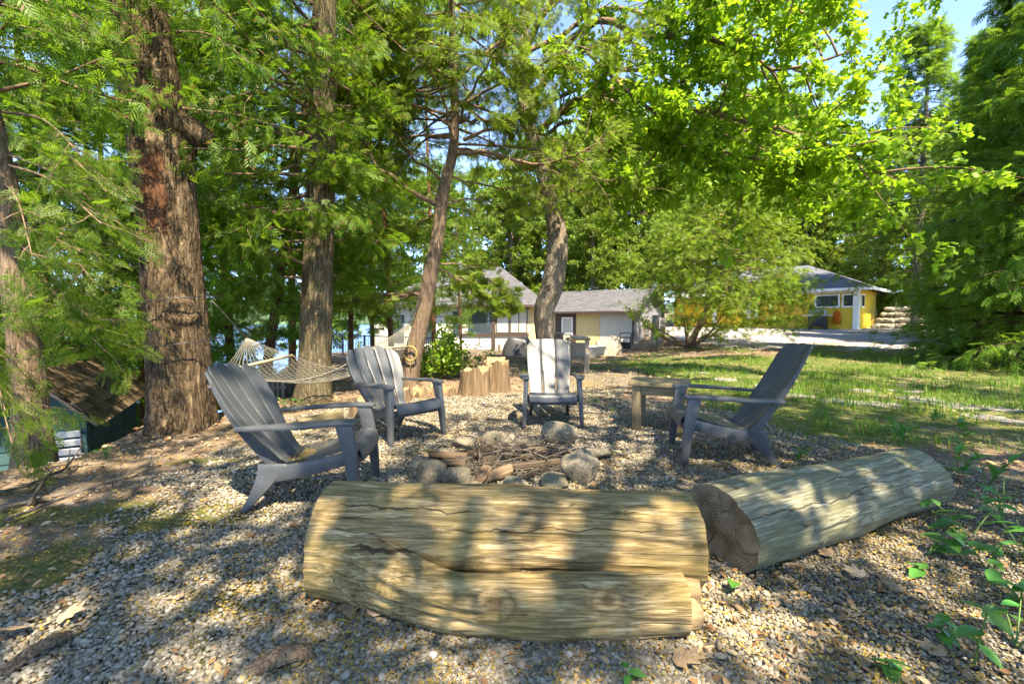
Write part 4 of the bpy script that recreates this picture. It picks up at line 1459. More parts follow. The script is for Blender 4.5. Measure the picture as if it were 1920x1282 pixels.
def m_rings(name, c1, c2, c3, zc):
    k = NT(name)
    sx_ = k.n('ShaderNodeSeparateXYZ')
    k.put(sx_, 0, k.n('ShaderNodeTexCoord').outputs['Object'])
    y, z = sx_.outputs[1], k.math('SUBTRACT', sx_.outputs[2], zc)
    r_ = k.math('SQRT', k.math('ADD', k.math('MULTIPLY', y, y), k.math('MULTIPLY', z, z)), 0)
    nz = k.noise(k.coords('Object'), 9, 4)
    w = k.math('SINE', k.math('ADD', k.math('MULTIPLY', r_, 420), k.math('MULTIPLY', nz, 14)), 0)
    an = k.math('ARCTAN2', z, y)
    cb = k.n('ShaderNodeCombineXYZ')
    k.put(cb, 0, k.math('MULTIPLY', an, 0.75))
    k.put(cb, 1, k.math('MULTIPLY', r_, 1.5))
    rc = k.vor(cb.outputs[0], 1.6, 'DISTANCE_TO_EDGE')
    ck = k.ramp(rc, [(0.0, 1.0), (0.02, 0.0)])
    c = k.ramp(k.math('ADD', k.math('MULTIPLY', w, 0.07), nz), [(0.3, c1), (0.5, c2), (0.75, c3)])
    c = k.mix(k.math('MULTIPLY', ck, 0.55), c, (0.03, 0.022, 0.015))
    return k.fin(c, .92, .1, k.bump(k.math('SUBTRACT', k.math('MULTIPLY', w, .1), ck), .6, .01))


M['log_end'] = m_rings('log_cut_end', (0.11, 0.085, 0.055), (0.21, 0.165, 0.11), (0.33, 0.275, 0.19), 0.2)
M['log_in'] = m_wood('split_wood', (0.14, 0.09, 0.045), (0.28, 0.20, 0.11), (0.42, 0.32, 0.18), 0, 1.0, 0.5, 0.9, 0.15)


def log_mesh(name, L, rfun, cfun, nu=150, nv=96, mat=None, knots=(), grain=0.006, seed=1, grooves=(), lump=0.045):
    """log along +x; rfun(t, a) radius, cfun(t) -> (y, z) of the heart"""
    t = np.linspace(0, 1, nu)
    a = np.linspace(0, 2 * math.pi, nv, endpoint=False)
    T, A = np.meshgrid(t, a, indexing='ij')
    r = rfun(T, A)
    cyv, czv = cfun(T)
    x = T * L
    g_ = fbm(x * 5, np.cos(A) * 9, np.sin(A) * 9, 3, seed)
    rid = np.abs(fbm(x * 1.3, np.cos(A) * 16, np.sin(A) * 16, 2, seed + 3) - 0.5)
    r = r + (g_ - 0.5) * grain * 3 - np.exp(-(rid / 0.02) ** 2) * grain * 0.9
    r = r + (fbm(x * 2.4, np.cos(A) * 1.4, np.sin(A) * 1.4, 3, seed + 50) - 0.5) * lump
    for (ga, gx0, gx1, gd, gw) in grooves:
        wv_ = (fbm(x * 2.0, 0 * x, 0 * x, 3, seed + int(gx0 * 100)) - .5) * .5
        da = np.arctan2(np.sin(A - ga - wv_), np.cos(A - ga - wv_)) * r
        r = r - gd * np.exp(-(da / gw) ** 2) * sstep(gx0, gx0 + .12, x) * (1 - sstep(gx1 - .12, gx1, x))
    kn = np.zeros_like(r)
    for (kx, ka, kr, kh) in knots:
        da = np.arctan2(np.sin(A - ka), np.cos(A - ka)) * r
        q = np.hypot((x - kx) / 1.5, da) / kr
        r = r + kh * np.exp(-q ** 2 * 0.6) - kh * 0.9 * np.exp(-(q / 0.45) ** 2)
        kn = np.maximum(kn, np.exp(-(q / 0.5) ** 4) * 0.9)
        kn = np.maximum(kn, 0.5 * np.exp(-((q - 0.95) / 0.12) ** 2))
    jag = (fbm(0 * A, np.cos(A) * 5, np.sin(A) * 5, 3, seed + 8) - 0.5)
    xx = x + np.where(T < 0.004, jag * 0.012, 0) + np.where(T > 0.996, jag * 0.012, 0)
    y = cyv + r * np.cos(A)
    z = czv + r * np.sin(A)
    v = np.stack([xx, y, z], -1).reshape(-1, 3)
    i = np.arange(nu - 1)[:, None] * nv
    j = np.arange(nv)[None, :]
    j2 = (j + 1) % nv
    f = np.stack([i + j, i + nv + j, i + nv + j2, i + j2], -1).reshape(-1, 4)[:, ::-1]
    me = mesh_np(name, v, f, mat, True)
    at_ = me.attributes.new('knot', 'FLOAT', 'POINT')
    at_.data.foreach_set('value', kn.ravel().astype(np.float32))
    ends = []
    for row in (0, nu - 1):
        rim = v[row * nv:(row + 1) * nv]
        c = rim.mean(0)
        rings = [rim, c + (rim - c) * 0.92 + [0.012 if row == 0 else -0.012, 0, 0], c + (rim - c) * 0.55 + [0.016 if row == 0 else -0.016, 0, 0], c + (rim - c) * 0.2 + [0.012 if row == 0 else -0.012, 0, 0]]
        vv = np.concatenate(rings + [c[None]])
        ff = []
        for q in range(3):
            for s in range(nv):
                ff.append((q * nv + s, q * nv + (s + 1) % nv, (q + 1) * nv + (s + 1) % nv, (q + 1) * nv + s))
        for s in range(nv):
            ff.append((3 * nv + s, 3 * nv + (s + 1) % nv, 4 * nv))
        ends.append(fixn(mesh_py(name + '_end', vv, ff, M['log_end'], True)))
    return me, ends


# long forked log in front: a main stem and a thinner side stem that joins it on the left
L1 = 1.68
lg = thing('split_log', 'long weathered forked log lying across the foreground, mossy with sun patches', 'log', (-0.86, 2.09, gh(0, 2.0) - .012), R(-1.5))
def r1(T, A):
    return (0.208 + 0.012 * np.sin(A * 2 + 1.0) + 0.022 * (1 - sstep(0, .25, T)) + 0.006 * np.sin(T * 7)) * (1 - 0.02 * T)
me, ends = log_mesh('main_stem', L1, r1, lambda T: (0 * T, 0.222 + 0.01 * np.sin(T * 4)), 130, 150, M['log_a'], ((0.32, R(120), 0.02, 0.004), (1.32, R(128), .025, .006)), 0.006, 3, ((R(140), .02, 1.1, .022, .012), (R(160), .5, 1.66, .018, .012), (R(112), .7, 1.6, .014, .011)))
o = ob('main_stem', me, lg)
for e in ends:
    ob('cut_end', e, o)


def r2(T, A):
    j = sstep(0.0, 0.45, T)
    return (0.165 - 0.05 * j) * (1 + 0.05 * np.sin(A * 3 + 2)) + 0.007 * np.sin(T * 11)
me, ends = log_mesh('side_stem', 1.53, r2, lambda T: (-0.10 - 0.225 * sstep(0, .45, T), 0.158 - 0.052 * sstep(0, .45, T) + 0.012 * np.sin(T * 6 + 1)), 130, 100, M['log_c'],
                    ((0.80, R(150), 0.055, 0.026), (1.22, R(142), 0.04, 0.018)), 0.007, 9, ((R(165), .1, 1.0, .016, .011), (R(135), .6, 1.5, .014, .01), (R(195), .3, 1.3, .014, .011)), 0.03)
o = ob('side_stem', me, lg, (0.004, 0, 0))
for e in ends:
    ob('cut_end', e, o)
for (x0, x1, y, z, r_, sd_) in ((1.16, 1.645, -.17, .092, .08, 1), (1.2, 1.60, -.335, .06, .058, 2)):
    w_ = wedge0(x1 - x0, r_, sd_)
    o = w_.build('broken_splinter', M['log_in'], lg, False, .006, 1)
    o.location = ((x0 + x1) / 2, y, z)
    o.rotation_euler = (R(35 * sd_), 0, R(3))

# shorter grey log on the right
P0, P1 = Vector((1.02, 2.20, 0)), Vector((2.67, 2.96, 0))
L2 = (P1 - P0).length
lg2 = thing('grey_log', 'shorter silvery log with a dark cut end, right of the long log', 'log', (P0.x, P0.y, gh(1.8, 2.6) - 0.012), math.atan2(P1.y - P0.y, P1.x - P0.x))
def r3(T, A):
    return (0.202 + 0.012 * np.sin(2 * A + 0.6) + 0.012 * np.sin(T * 5 + 1)) * (1 - 0.06 * T)
me, ends = log_mesh('stem', L2, r3, lambda T: (0 * T, 0.195 - 0.01 * T), 170, 100, M['log_b'], ((1.25, R(165), 0.03, 0.008), (0.45, R(200), .03, .01)), 0.006, 21, ((R(148), .0, 1.2, .016, .011), (R(120), .6, 1.8, .014, .011), (R(180), .3, 1.5, .012, .012)), 0.04)
o = ob('stem', me, lg2)
for e in ends:
    ob('cut_end', e, o)
# ------------------------------------------------------------------ fire ring
def m_stone():
    k = NT('field_stone')
    rnd = k.n('ShaderNodeObjectInfo').outputs['Random']
    v = k.coords('Object', (1, 1, 1))
    n = k.noise(v, 9, 6, 0.65)
    n2 = k.noise(v, 70, 3, 0.6)
    c = k.ramp(rnd, [(0.0, (0.22, 0.21, 0.165)), (0.3, (0.36, 0.30, 0.225)), (0.55, (0.25, 0.25, 0.23)), (0.8, (0.42, 0.365, 0.285)), (1.0, (0.28, 0.25, 0.165))])
    c = k.mix(k.ramp(n, [(0.35, 0.0), (0.62, 0.85)]), c, (0.11, 0.10, 0.05))
    c = k.mix(k.ramp(k.noise(v, 3.0, 4), [(0.5, 0.0), (0.62, 0.6)]), c, (0.33, 0.27, 0.2))
    c = k.mix(k.ramp(n2, [(0.55, 0.0), (0.75, 0.5)]), c, (0.45, 0.42, 0.36))
    return k.fin(c, 0.88, 0.2, k.bump(k.math('ADD', n, k.math('MULTIPLY', n2, 0.5)), 0.9, 0.02))


M['stone'] = m_stone()


def stone_mesh(seed, sub=3):
    bm = bmesh.new()
    bmesh.ops.create_icosphere(bm, subdivisions=sub, radius=1.0)
    co = np.array([v.co[:] for v in bm.verts])
    rg = np.random.default_rng(seed)
    for _ in range(14):                      # flattened facets
        d = rg.normal(0, 1, 3)
        d /= np.linalg.norm(d)
        h = rg.uniform(0.62, 0.92)
        s = co @ d
        co = co - np.outer(np.clip(s - h, 0, None) * 0.9, d)
    n = fbm(co[:, 0] * 1.8 + seed, co[:, 1] * 1.8, co[:, 2] * 1.8, 4, seed) - 0.5
    co *= (1 + 0.34 * n)[:, None]
    co += (rg.normal(0, 0.008, co.shape))
    for v, c in zip(bm.verts, co):
        v.co = c
    for f in bm.faces:
        f.smooth = True
    me = bpy.data.meshes.new('stone')
    bm.to_mesh(me)
    bm.free()
    me.materials.append(M['stone'])
    return me


STM = [stone_mesh(s) for s in range(1, 9)]
rs = random.Random(4)
STONES = [  # px, py of the base centre, width px, height ratio, label
    (806, 906, 74, .62, 'green-grey boulder at the front left of the fire ring'),
    (858, 914, 62, .75, 'pale cream boulder second from the left at the front of the fire ring'),
    (893, 914, 40, .65, 'small cream stone wedged beside the pale front boulder'),
    (963, 918, 40, .75, 'smooth round grey-green cobble at the front of the fire ring'),
    (1042, 917, 72, .36, 'low flat grey slab at the front right of the fire ring'),
    (1092, 906, 82, .95, 'large olive boulder at the right of the fire ring'),
    (1120, 862, 62, .4, 'low mossy stone at the far right edge of the fire ring'),
    (1053, 836, 70, .8, 'large tan boulder at the back right of the fire ring, below the middle chair'),
    (985, 840, 34, .8, 'small brown stone at the back of the fire ring left of the tan boulder'),
    (953, 838, 34, .85, 'pinkish-grey stone at the back centre of the fire ring'),
    (921, 836, 42, .8, 'blue-grey stone at the back of the fire ring'),
    (868, 842, 56, .55, 'tan stone with a dark underside at the back left of the fire ring'),
    (823, 862, 48, .45, 'low brown stone at the left back of the fire ring'),
    (788, 884, 52, .5, 'dark flat stone at the far left of the fire ring'),
    (1165, 876, 22, .5, 'lone small grey stone on the gravel right of the fire ring')]
for i, (px, py, w, hr, lab) in enumerate(STONES):
    p = G(px, py)
    s = w / F_PX * p.y / 2 * 1.1
    o = ob('fire_ring_stone', STM[i % 8], None, (p.x, p.y + s * .5, p.z + s * hr * 0.55), (rs.uniform(-.15, .15), rs.uniform(-.15, .15), rs.uniform(0, 6.28)), (s * 1.0, s * rs.uniform(.8, .95), s * hr * 0.95))
    tag(o, lab, 'stone', 'stones of the fire ring')

# firewood and sticks in the ring
fc = Vector((0.0, 3.85, gh(0, 3.85)))
M['char'] = m_wood('charred_wood', (0.02, 0.016, 0.013), (0.07, 0.05, 0.035), (0.16, 0.12, 0.08), 0, 1.2, 0.7, 0.95, .3)
M['fresh'] = m_wood('split_firewood', (0.07, 0.045, 0.028), (0.16, 0.11, 0.07), (0.27, 0.2, 0.13), 0, 1.0, .5, .85, .25)
M['stick'] = m_plain('dry_stick', (0.10, 0.085, 0.07), .9, .1, .4, 15, objvar=.35)


WOODS = [((843, 866), .34, .04, 10, 'fresh', 'split firewood piece with an orange face at the left of the fire ring'),
         ((838, 880), .3, .032, -8, 'fresh', 'flat split billet below the orange one in the fire ring'),
         ((935, 902), .22, .045, 35, 'fresh', 'pale split log wedged at the front of the fire ring'),
         ((905, 905), .2, .05, 80, 'fresh', 'short upright split block between the front stones of the fire ring'),
         ((1000, 885), .5, .04, 28, 'char', 'charred branch lying across the right of the fire ring'),
         ((960, 868), .4, .045, -35, 'char', 'charred billet in the middle of the fire ring'),
         ((905, 858), .36, .05, 60, 'char', 'blackened billet at the back left of the fire ring'),
         ((1010, 858), .34, .045, -15, 'char', 'charred billet near the tan boulder of the fire ring'),
         ((917, 878), .16, .05, 75, 'char', 'grey burnt stub standing in the fire ring')]
for i, ((px, py), L, r, a, mt_, lab) in enumerate(WOODS):
    p = G(px, py)
    o = wedge(L, r, i).build('firewood', M[mt_], None, False, .004, 1)
    o.location = (p.x, p.y, p.z + r * .75 + 0.03)
    o.rotation_euler = (rs.uniform(-.6, .6), rs.uniform(-.18, .18), R(a))
    tag(o, lab, 'firewood', 'firewood in the fire ring')


def stick(p, q, r0, sag=0.02, n=9, seed=1, fork=2):
    rg = np.random.default_rng(seed)
    p, q = np.array(p), np.array(q)
    L = np.linalg.norm(q - p)
    pts = catmull([p, p + (q - p) * .33 + rg.normal(0, L * .035, 3), p + (q - p) * .66 + rg.normal(0, L * .035, 3), q], n)
    mb = MB().tube(pts, np.linspace(r0, r0 * .35, n), 5)
    for k in range(fork):
        i = rg.integers(2, n - 2)
        d = (q - p) / L + rg.normal(0, .6, 3)
        e = pts[i] + d / np.linalg.norm(d) * L * rg.uniform(.15, .35)
        mb.tube(catmull([pts[i], (pts[i] + e) / 2 + rg.normal(0, .01, 3), e], 5), np.linspace(r0 * .5, r0 * .2, 5), 4)
    return mb


ss = np.random.default_rng(12)
for i in range(26):
    a = ss.uniform(0, 6.28)
    rr_ = ss.uniform(0.0, .38)
    c = np.array([fc.x + rr_ * math.cos(a), fc.y + rr_ * math.sin(a), fc.z + ss.uniform(.05, .12)])
    b = ss.uniform(0, 3.14)
    L = ss.uniform(.18, .42)
    d = np.array([math.cos(b), math.sin(b), ss.uniform(-.15, .35)]) * L
    o = stick(c - d, c + d, ss.uniform(.005, .011), n=8, seed=i + 5).build('dry_stick', M['stick'], None, True)
    tag(o, 'thin dry stick in the heap inside the fire ring', 'stick', 'sticks heaped in the fire ring')
for (x0, y0, h0, x1, y1, h1, lab) in ((1010, 850, .05, 1136, 852, .2, 'long pale stick poking out right over the olive boulder'), (1040, 838, .03, 1072, 812, .28, 'thin upright stick in front of the tan boulder'), (933, 862, .03, 938, 835, .25, 'short upright stick near the blue-grey stone')):
    a, b = G(x0, y0), G(x0, y0)
    e = at(x1, y1, b.y + .05)
    o = stick((a.x, a.y, a.z + h0), e, .008, n=9, seed=x0, fork=1).build('dry_stick', M['stick'], None, True)
    tag(o, lab, 'stick', 'sticks heaped in the fire ring')
# ash bed under the firewood
av, af = [(0, 0, .035)], []
for q in range(1, 7):
    for s_ in range(30):
        a = s_ / 30 * 6.2832
        rr_ = q / 6 * (.50 + .09 * math.sin(3 * a + 1) + .05 * math.sin(7 * a))
        av.append((rr_ * math.cos(a), rr_ * math.sin(a), .035 * (1 - (q / 6) ** 2) + .012 * float(vnoise(rr_ * 9 * math.cos(a) + 30, rr_ * 9 * math.sin(a) + 30)) - (.012 if q == 6 else 0)))
for s_ in range(30):
    af.append((0, 1 + s_, 1 + (s_ + 1) % 30))
    for q in range(5):
        af.append((1 + q * 30 + s_, 1 + (q + 1) * 30 + s_, 1 + (q + 1) * 30 + (s_ + 1) % 30, 1 + q * 30 + (s_ + 1) % 30))
tag(ob('ash_bed', mesh_py('ash_bed', av, af, m_plain('ash', (.045, .04, .036), .95, .05, .7, 18, .6), True), None, (fc.x, fc.y, fc.z + .006)), 'dark grey ash bed inside the fire ring', 'ash', kind='stuff')
# fine kindling: fine loose twigs, uncountable
tv = np.random.default_rng(5)
mbt = MB()
for i in range(900):
    a, rr_ = tv.uniform(0, 6.28), .52 * math.sqrt(tv.uniform(0, 1))
    c = np.array([fc.x + rr_ * math.cos(a) * 1.05, fc.y + rr_ * math.sin(a) * .95, fc.z + tv.uniform(.005, .10) * (1 - rr_ * 1.2)])
    b, L = tv.uniform(0, 6.28), tv.uniform(.03, .12)
    d = np.array([math.cos(b), math.sin(b), tv.uniform(-.3, .3)]) * L
    mbt.tube([c - d, c + tv.normal(0, .006, 3), c + d], [.004, .0045, .003], 3, False)
o = mbt.build('kindling_litter', M['stick'], None, True)
tag(o, 'loose fine twigs and bark scraps filling the fire ring', 'twigs', kind='stuff')

# ------------------------------------------------------------------ wooden side table
M['plank'] = m_wood('weathered_plank', (0.13, 0.095, 0.05), (0.24, 0.185, 0.105), (0.35, 0.285, 0.175), 0, 1.0, .45, .8, .15, .2)
M['plank_z'] = m_wood('weathered_post', (0.13, 0.095, 0.05), (0.22, 0.17, 0.1), (0.32, 0.26, 0.16), 2, 1.0, .45, .8, .15, .2)
tc = Vector((1.63, 5.0, 0))
tb = thing('side_table', 'small rustic wooden side table next to the dark shaded chair', 'table', (tc.x, tc.y, gh(tc.x, tc.y)), R(-24))
for i, y in enumerate((-.20, -.067, .067, .20)):
    MB().box((0.0 + .006 * (i % 2), y, .515 + .002 * (i % 2)), (.60 + .02 * (i % 3), .128, .045)).build('top_plank', M['plank'], tb, False, .008)
for sx in (-1, 1):
    for sy in (-1, 1):
        MB().box((sx * .215, sy * .19, .245), (.088, .088, .49)).build('leg', M['plank_z'], tb, False, .006)
for sy in (-1, 1):
    MB().box((0, sy * .19, .44), (.34, .06, .088)).build('apron', M['plank'], tb, False, .006)
for sx in (-1, 1):
    MB().box((sx * .215, 0, .44), (.06, .29, .088)).build('apron', M['plank'], tb, False, .006)

# ------------------------------------------------------------------ stumps and cut rounds
M['stump'] = m_wood('stump_wood', (0.085, 0.055, 0.03), (0.17, 0.115, 0.065), (0.27, 0.20, 0.125), 2, .6, .8, .9, .15)


def stump(name, label, px, py, wpx, hpx, seed, group='cut stumps', lean=0.0):
    p = G(px, py)
    r = wpx / F_PX * p.y / 2
    h = hpx / F_PX * p.y
    t = thing(name, label, 'stump', (p.x, p.y + r, p.z), 0, group)
    nv, nz = 80, 12
    a = np.linspace(0, 2 * math.pi, nv, endpoint=False)
    v, f = [], []
    for i in range(nz):
        z = i / (nz - 1)
        zz = -0.06 + z * (h + .06)
        flut = fbm(np.cos(a) * 4, np.sin(a) * 4, z * .6, 3, seed) - .5
        fl2 = fbm(np.cos(a) * 14, np.sin(a) * 14, z * .5, 2, seed + 2) - .5
        rr = r * (1.06 - .10 * z + .34 * flut + .10 * fl2 + .26 * np.exp(-z * 4) * (.6 + np.cos(5 * a + seed) * .4))
        top = (fbm(np.cos(a) * 3, np.sin(a) * 3, 7.0, 3, seed + 4) - .5) * .26 * z ** 3
        for q in range(nv):
            v.append((rr[q] * math.cos(a[q]) + lean * zz, rr[q] * math.sin(a[q]), zz + top[q]))
    for i in range(nz - 1):
        for q in range(nv):
            f.append((i * nv + q, i * nv + (q + 1) % nv, (i + 1) * nv + (q + 1) % nv, (i + 1) * nv + q))
    ob('side', mesh_py('side', v, f, M['stump'], True), t)
    rim = v[-nv:]
    c = Vector((lean * h, 0, h - .015))
    vv = [tuple(Vector(q)) for q in rim] + [tuple(c + (Vector(q) - c) * .6) for q in rim] + [tuple(c)]
    ff = [(q, (q + 1) % nv, nv + (q + 1) % nv, nv + q) for q in range(nv)] + [(nv + q, nv + (q + 1) % nv, 2 * nv) for q in range(nv)]
    ob('cut_top', mesh_py('cut_top', vv, ff, M['log_in'], False), t)
    return t, p, r, h


stump('tree_stump', 'pale barkless stump, left one of the pair before the cottage', 888, 744, 54, 50, 3)
_, sp_, sr_, sh_ = stump('tree_stump', 'orange-brown stump with a slab on top, right one of the pair', 929, 736, 50, 54, 8)
o = wedge(.30, .09, 44).build('bark_slab', M['log_in'], None, False, .005, 1)
o.location = (sp_.x, sp_.y + sr_, sp_.z + sh_ + .035)
tag(o, 'dark wedge of wood lying on the orange-brown stump', 'wood')
stump('log_round', 'low cut log round left of the two stumps', 826, 744, 50, 14, 12, 'cut log rounds edging the gravel')
stump('log_round', 'low cut log round just right of the fan-backed chair arm', 790, 748, 44, 13, 13, 'cut log rounds edging the gravel')
stump('log_round', 'cut log round behind the seat of the sunlit fan-backed chair', 745, 757, 42, 22, 14, 'cut log rounds edging the gravel')
stump('log_round', 'cut log round left of the sunlit fan-backed chair, under green sprouts', 668, 784, 38, 24, 15, 'cut log rounds edging the gravel')
for (x0, y0, x1, y1, lab) in ((560, 800, 640, 783, 'low edging timber behind the arm of the nearest fan-backed chair'), (470, 812, 548, 803, 'low edging timber right of the scarred tree, half buried')):
    a, b = G(x0, y0), G(x1, y1)
    L = (b - a).length
    o = MB().box((0, 0, .045), (L, .11, .11)).build('edging_timber', M['plank'], None, False, .012)
    o.location = ((a.x + b.x) / 2, (a.y + b.y) / 2, min(a.z, b.z) - .01)
    o.rotation_euler = (0, 0, math.atan2(b.y - a.y, b.x - a.x))
    tag(o, lab, 'timber')

# ------------------------------------------------------------------ hammock
M['rope'] = m_plain('cotton_rope', (0.17, 0.16, 0.13), .9, .1, .2, 30)
M['bar'] = m_wood('spreader_wood', (0.22, 0.15, 0.08), (0.36, 0.27, 0.16), (0.46, 0.36, 0.22), 0, 1.0, .2)
M['iron'] = m_plain('dark_iron', (0.05, 0.05, 0.055), .45, .5, .2, 20, metal=.6)
hm = thing('hammock', 'rope hammock with wooden spreader bars slung between two trees', 'hammock', (-2.4, 6.1, gh(-2.4, 6.1)))
HO = Vector(hm.location)
rL, rR = at(462, 633, 5.9), at(768, 606, 8.0)
bL0, bL1 = at(418, 696, 5.05), at(548, 666, 5.95)
bR0, bR1 = at(692, 654, 6.4), at(766, 650, 7.4)


def loc_(p):
    return Vector(p) - HO


for a, b in ((bL0, bL1), (bR0, bR1)):
    MB().tube([loc_(a), loc_((a + b) / 2), loc_(b)], .018, 8).build('spreader_bar', M['bar'], hm, True)
for r_, b0, b1 in ((rL, bL0, bL1), (rR, bR0, bR1)):
    mb = MB()
    for t in np.linspace(0, 1, 17):
        e = b0.lerp(b1, float(t))
        mb.tube([loc_(r_), loc_(r_.lerp(e, .5)) + Vector((0, 0, -.02)), loc_(e)], .0042, 4, False)
    mb.build('fan_cord', M['rope'], hm, True)
    mb = MB()
    ang = np.linspace(0, 2 * math.pi, 17)
    mb.tube([loc_(r_) + Vector((.028 * math.cos(q), .0, .028 * math.sin(q))) for q in ang], .006, 6, False)
    mb.build('ring', M['iron'], hm, True)


def bed(u, v):
    """u across the bed, v along it"""
    a, b = bL0.lerp(bL1, u), bR0.lerp(bR1, u)
    p = a.lerp(b, v)
    sag = 0.36 * (1 - (2 * v - 1) ** 2) * (0.72 + 0.28 * (1 - (2 * u - 1) ** 2))
    return p - Vector((0, 0, sag))


mb = MB()
NS = 15
for k in range(-NS, NS * 2):
    for sgn in (1, -1):
        pts = []
        for q in range(41):
            v = q / 40
            u = (k + .5) / NS + sgn * 1.0 * (v - .5)
            if 0 <= u <= 1:
                pts.append(loc_(bed(u, v)))
            elif pts:
                break
        if len(pts) > 3:
            mb.tube(pts, .0036, 3, False)
for u in (0.0, 1.0):
    mb.tube([loc_(bed(u, q / 24)) for q in range(25)], .007, 5, False)
mb.build('netting', M['rope'], hm, True)
# ropes to the trees
tl = interp_path(bigp, 1.42) + [0.30, 0.16, 0]
MB().tube(catmull([loc_(rL), loc_(rL.lerp(Vector(tl), .5)), loc_(tl)], 6), .006, 5).build('tie_rope', M['rope'], hm, True)
tr = interp_path(ap, 1.55) + [-0.06, -0.14, 0]
mb = MB()
c0, c1 = loc_(rR), loc_(tr)
for k in range(16):
    p = c0.lerp(c1, (k + .5) / 16)
    L = (c1 - c0).length / 16 * .75
    d = (c1 - c0).normalized()
    sd = d.cross(Vector((0, 1, 0))).normalized() if k % 2 else Vector((0, 1, 0))
    pts = [p + d * L * math.cos(q) + sd * L * .5 * math.sin(q) for q in np.linspace(0, 2 * math.pi, 9)]
    mb.tube(pts, .006, 4, False)
mb.build('chain', M['iron'], hm, True)
# cord wound round the big trunk
mb = MB()
for zz, r_ in ((1.42, .40), (0.95, .405)):
    c = interp_path(bigp, zz)
    mb.tube([c + np.array([math.cos(a) * r_, math.sin(a) * r_, .05 * math.sin(a + 1)]) for a in np.linspace(0, 2 * math.pi, 40)], .006, 5, False)
tag(mb.build('tie_cord', M['iron'], None, True), 'dark cord wound twice round the scarred tree trunk', 'cord')
# yellow ring hanging on the leaning cedar
p = at(769, 663, 7.95)
mb = MB().tube([p + Vector((.11 * math.cos(a), 0.02, .125 * math.sin(a))) for a in np.linspace(0, 2 * math.pi, 33)], .016, 8, False)
mb.tube([p + Vector((0, .02, -.12)), p + Vector((0.0, .02, -.35))], .005, 4)
mb.tube([p + Vector((0, .02, .12)), p + Vector((0.03, .12, .22))], .005, 4)
tag(mb.build('hanging_ring', m_plain('yellow_ring', (0.26, 0.19, 0.05), .6, .3), None, True), 'small yellow ring hanging on the leaning cedar trunk', 'ring')

# ------------------------------------------------------------------ buildings
def m_paint(name, col, var=.08):
    return m_plain(name, col, .55, .35, var, 3.0)


M['white'] = m_paint('white_siding', (0.50, 0.48, 0.40))
M['cream'] = m_paint('cream_siding', (0.58, 0.47, 0.21))
M['yellow'] = m_paint('yellow_siding', (0.70, 0.46, 0.035))
M['trim_white'] = m_paint('white_trim', (0.78, 0.78, 0.76))
M['trim_brown'] = m_paint('brown_trim', (0.055, 0.035, 0.028))
M['trim_blue'] = m_paint('dark_blue_trim', (0.03, 0.045, 0.075))
M['teal'] = m_plain('teal_boards', (0.035, 0.085, 0.085), .7, .25, .35, 4)
kg = NT('window_glass')
M['glass'] = kg.fin((0.035, 0.05, 0.055), 0.04, 0.9)
M['curtain'] = m_plain('curtain_glass', (0.42, 0.40, 0.33), .25, .5, .1, 8)
M['deckwood'] = m_wood('deck_wood', (0.10, 0.07, 0.05), (0.2, 0.15, 0.1), (0.3, 0.24, 0.17), 0)
M['greywood'] = m_wood('grey_board', (0.16, 0.13, 0.10), (0.28, 0.24, 0.19), (0.42, 0.37, 0.3), 2)
M['tarp'] = m_plain('black_tarp', (0.03, 0.03, 0.033), .45, .4, .3, 5, .3)
M['steel'] = m_plain('galvanised_steel', (0.42, 0.46, 0.47), .4, .5, .15, 8, metal=.6)


def m_roof(name, c1, c2, sc=1.0):
    k = NT(name)
    v = k.coords('Object', (1, 1, 1))
    bt_ = k.n('ShaderNodeTexBrick', None, Scale=1.0)
    bt_.inputs['Color1'].default_value = (*c1, 1)
    bt_.inputs['Color2'].default_value = (*c2, 1)
    bt_.inputs['Mortar'].default_value = (*(x * .4 for x in c1), 1)
    for nm, val in (('Mortar Size', .012), ('Brick Width', .32 * sc), ('Row Height', .14 * sc), ('Bias', 0.0)):
        bt_.inputs[nm].default_value = val
    k.t.links.new(v, bt_.inputs['Vector'])
    n = k.noise(v, 1.5, 5)
    c = k.mix(k.math('MULTIPLY', n, .5), bt_.outputs['Color'], c2)
    return k.fin(c, .9, .15, k.bump(bt_.outputs['Fac'], .4, -.01))


M['roof'] = m_roof('grey_shingle_roof', (0.06, 0.06, 0.065), (0.115, 0.113, 0.12))
M['roof_blue'] = m_roof('slate_blue_roof', (0.08, 0.088, 0.115), (0.15, 0.155, 0.19))
kb = NT('white_block_wall')
bk = kb.n('ShaderNodeTexBrick', None, Scale=1.0)
bk.inputs['Color1'].default_value = (.62, .62, .62, 1)
bk.inputs['Color2'].default_value = (.5, .5, .52, 1)
bk.inputs['Mortar'].default_value = (.2, .2, .22, 1)
for nm, val in (('Mortar Size', .012), ('Brick Width', .3), ('Row Height', .11)):
    bk.inputs[nm].default_value = val
kb.t.links.new(kb.coords('Object', rot=(R(90), 0, R(90))), bk.inputs['Vector'])
M['block'] = kb.fin(bk.outputs['Color'], .8, .2, kb.bump(bk.outputs['Fac'], .5, -.02))


def siding(mb, x0, x1, z0, z1, y=0.0, expo=.125, lap=.014):
    """lapped boards facing -y"""
    z = z0
    while z < z1 - 1e-4:
        e = min(expo, z1 - z)
        mb.raw([(x0, y - lap, z), (x1, y - lap, z), (x1, y - .002, z + e), (x0, y - .002, z + e), (x0, y + .03, z), (x1, y + .03, z)],
               [(0, 1, 2, 3), (4, 5, 1, 0)])
        z += e
    return mb


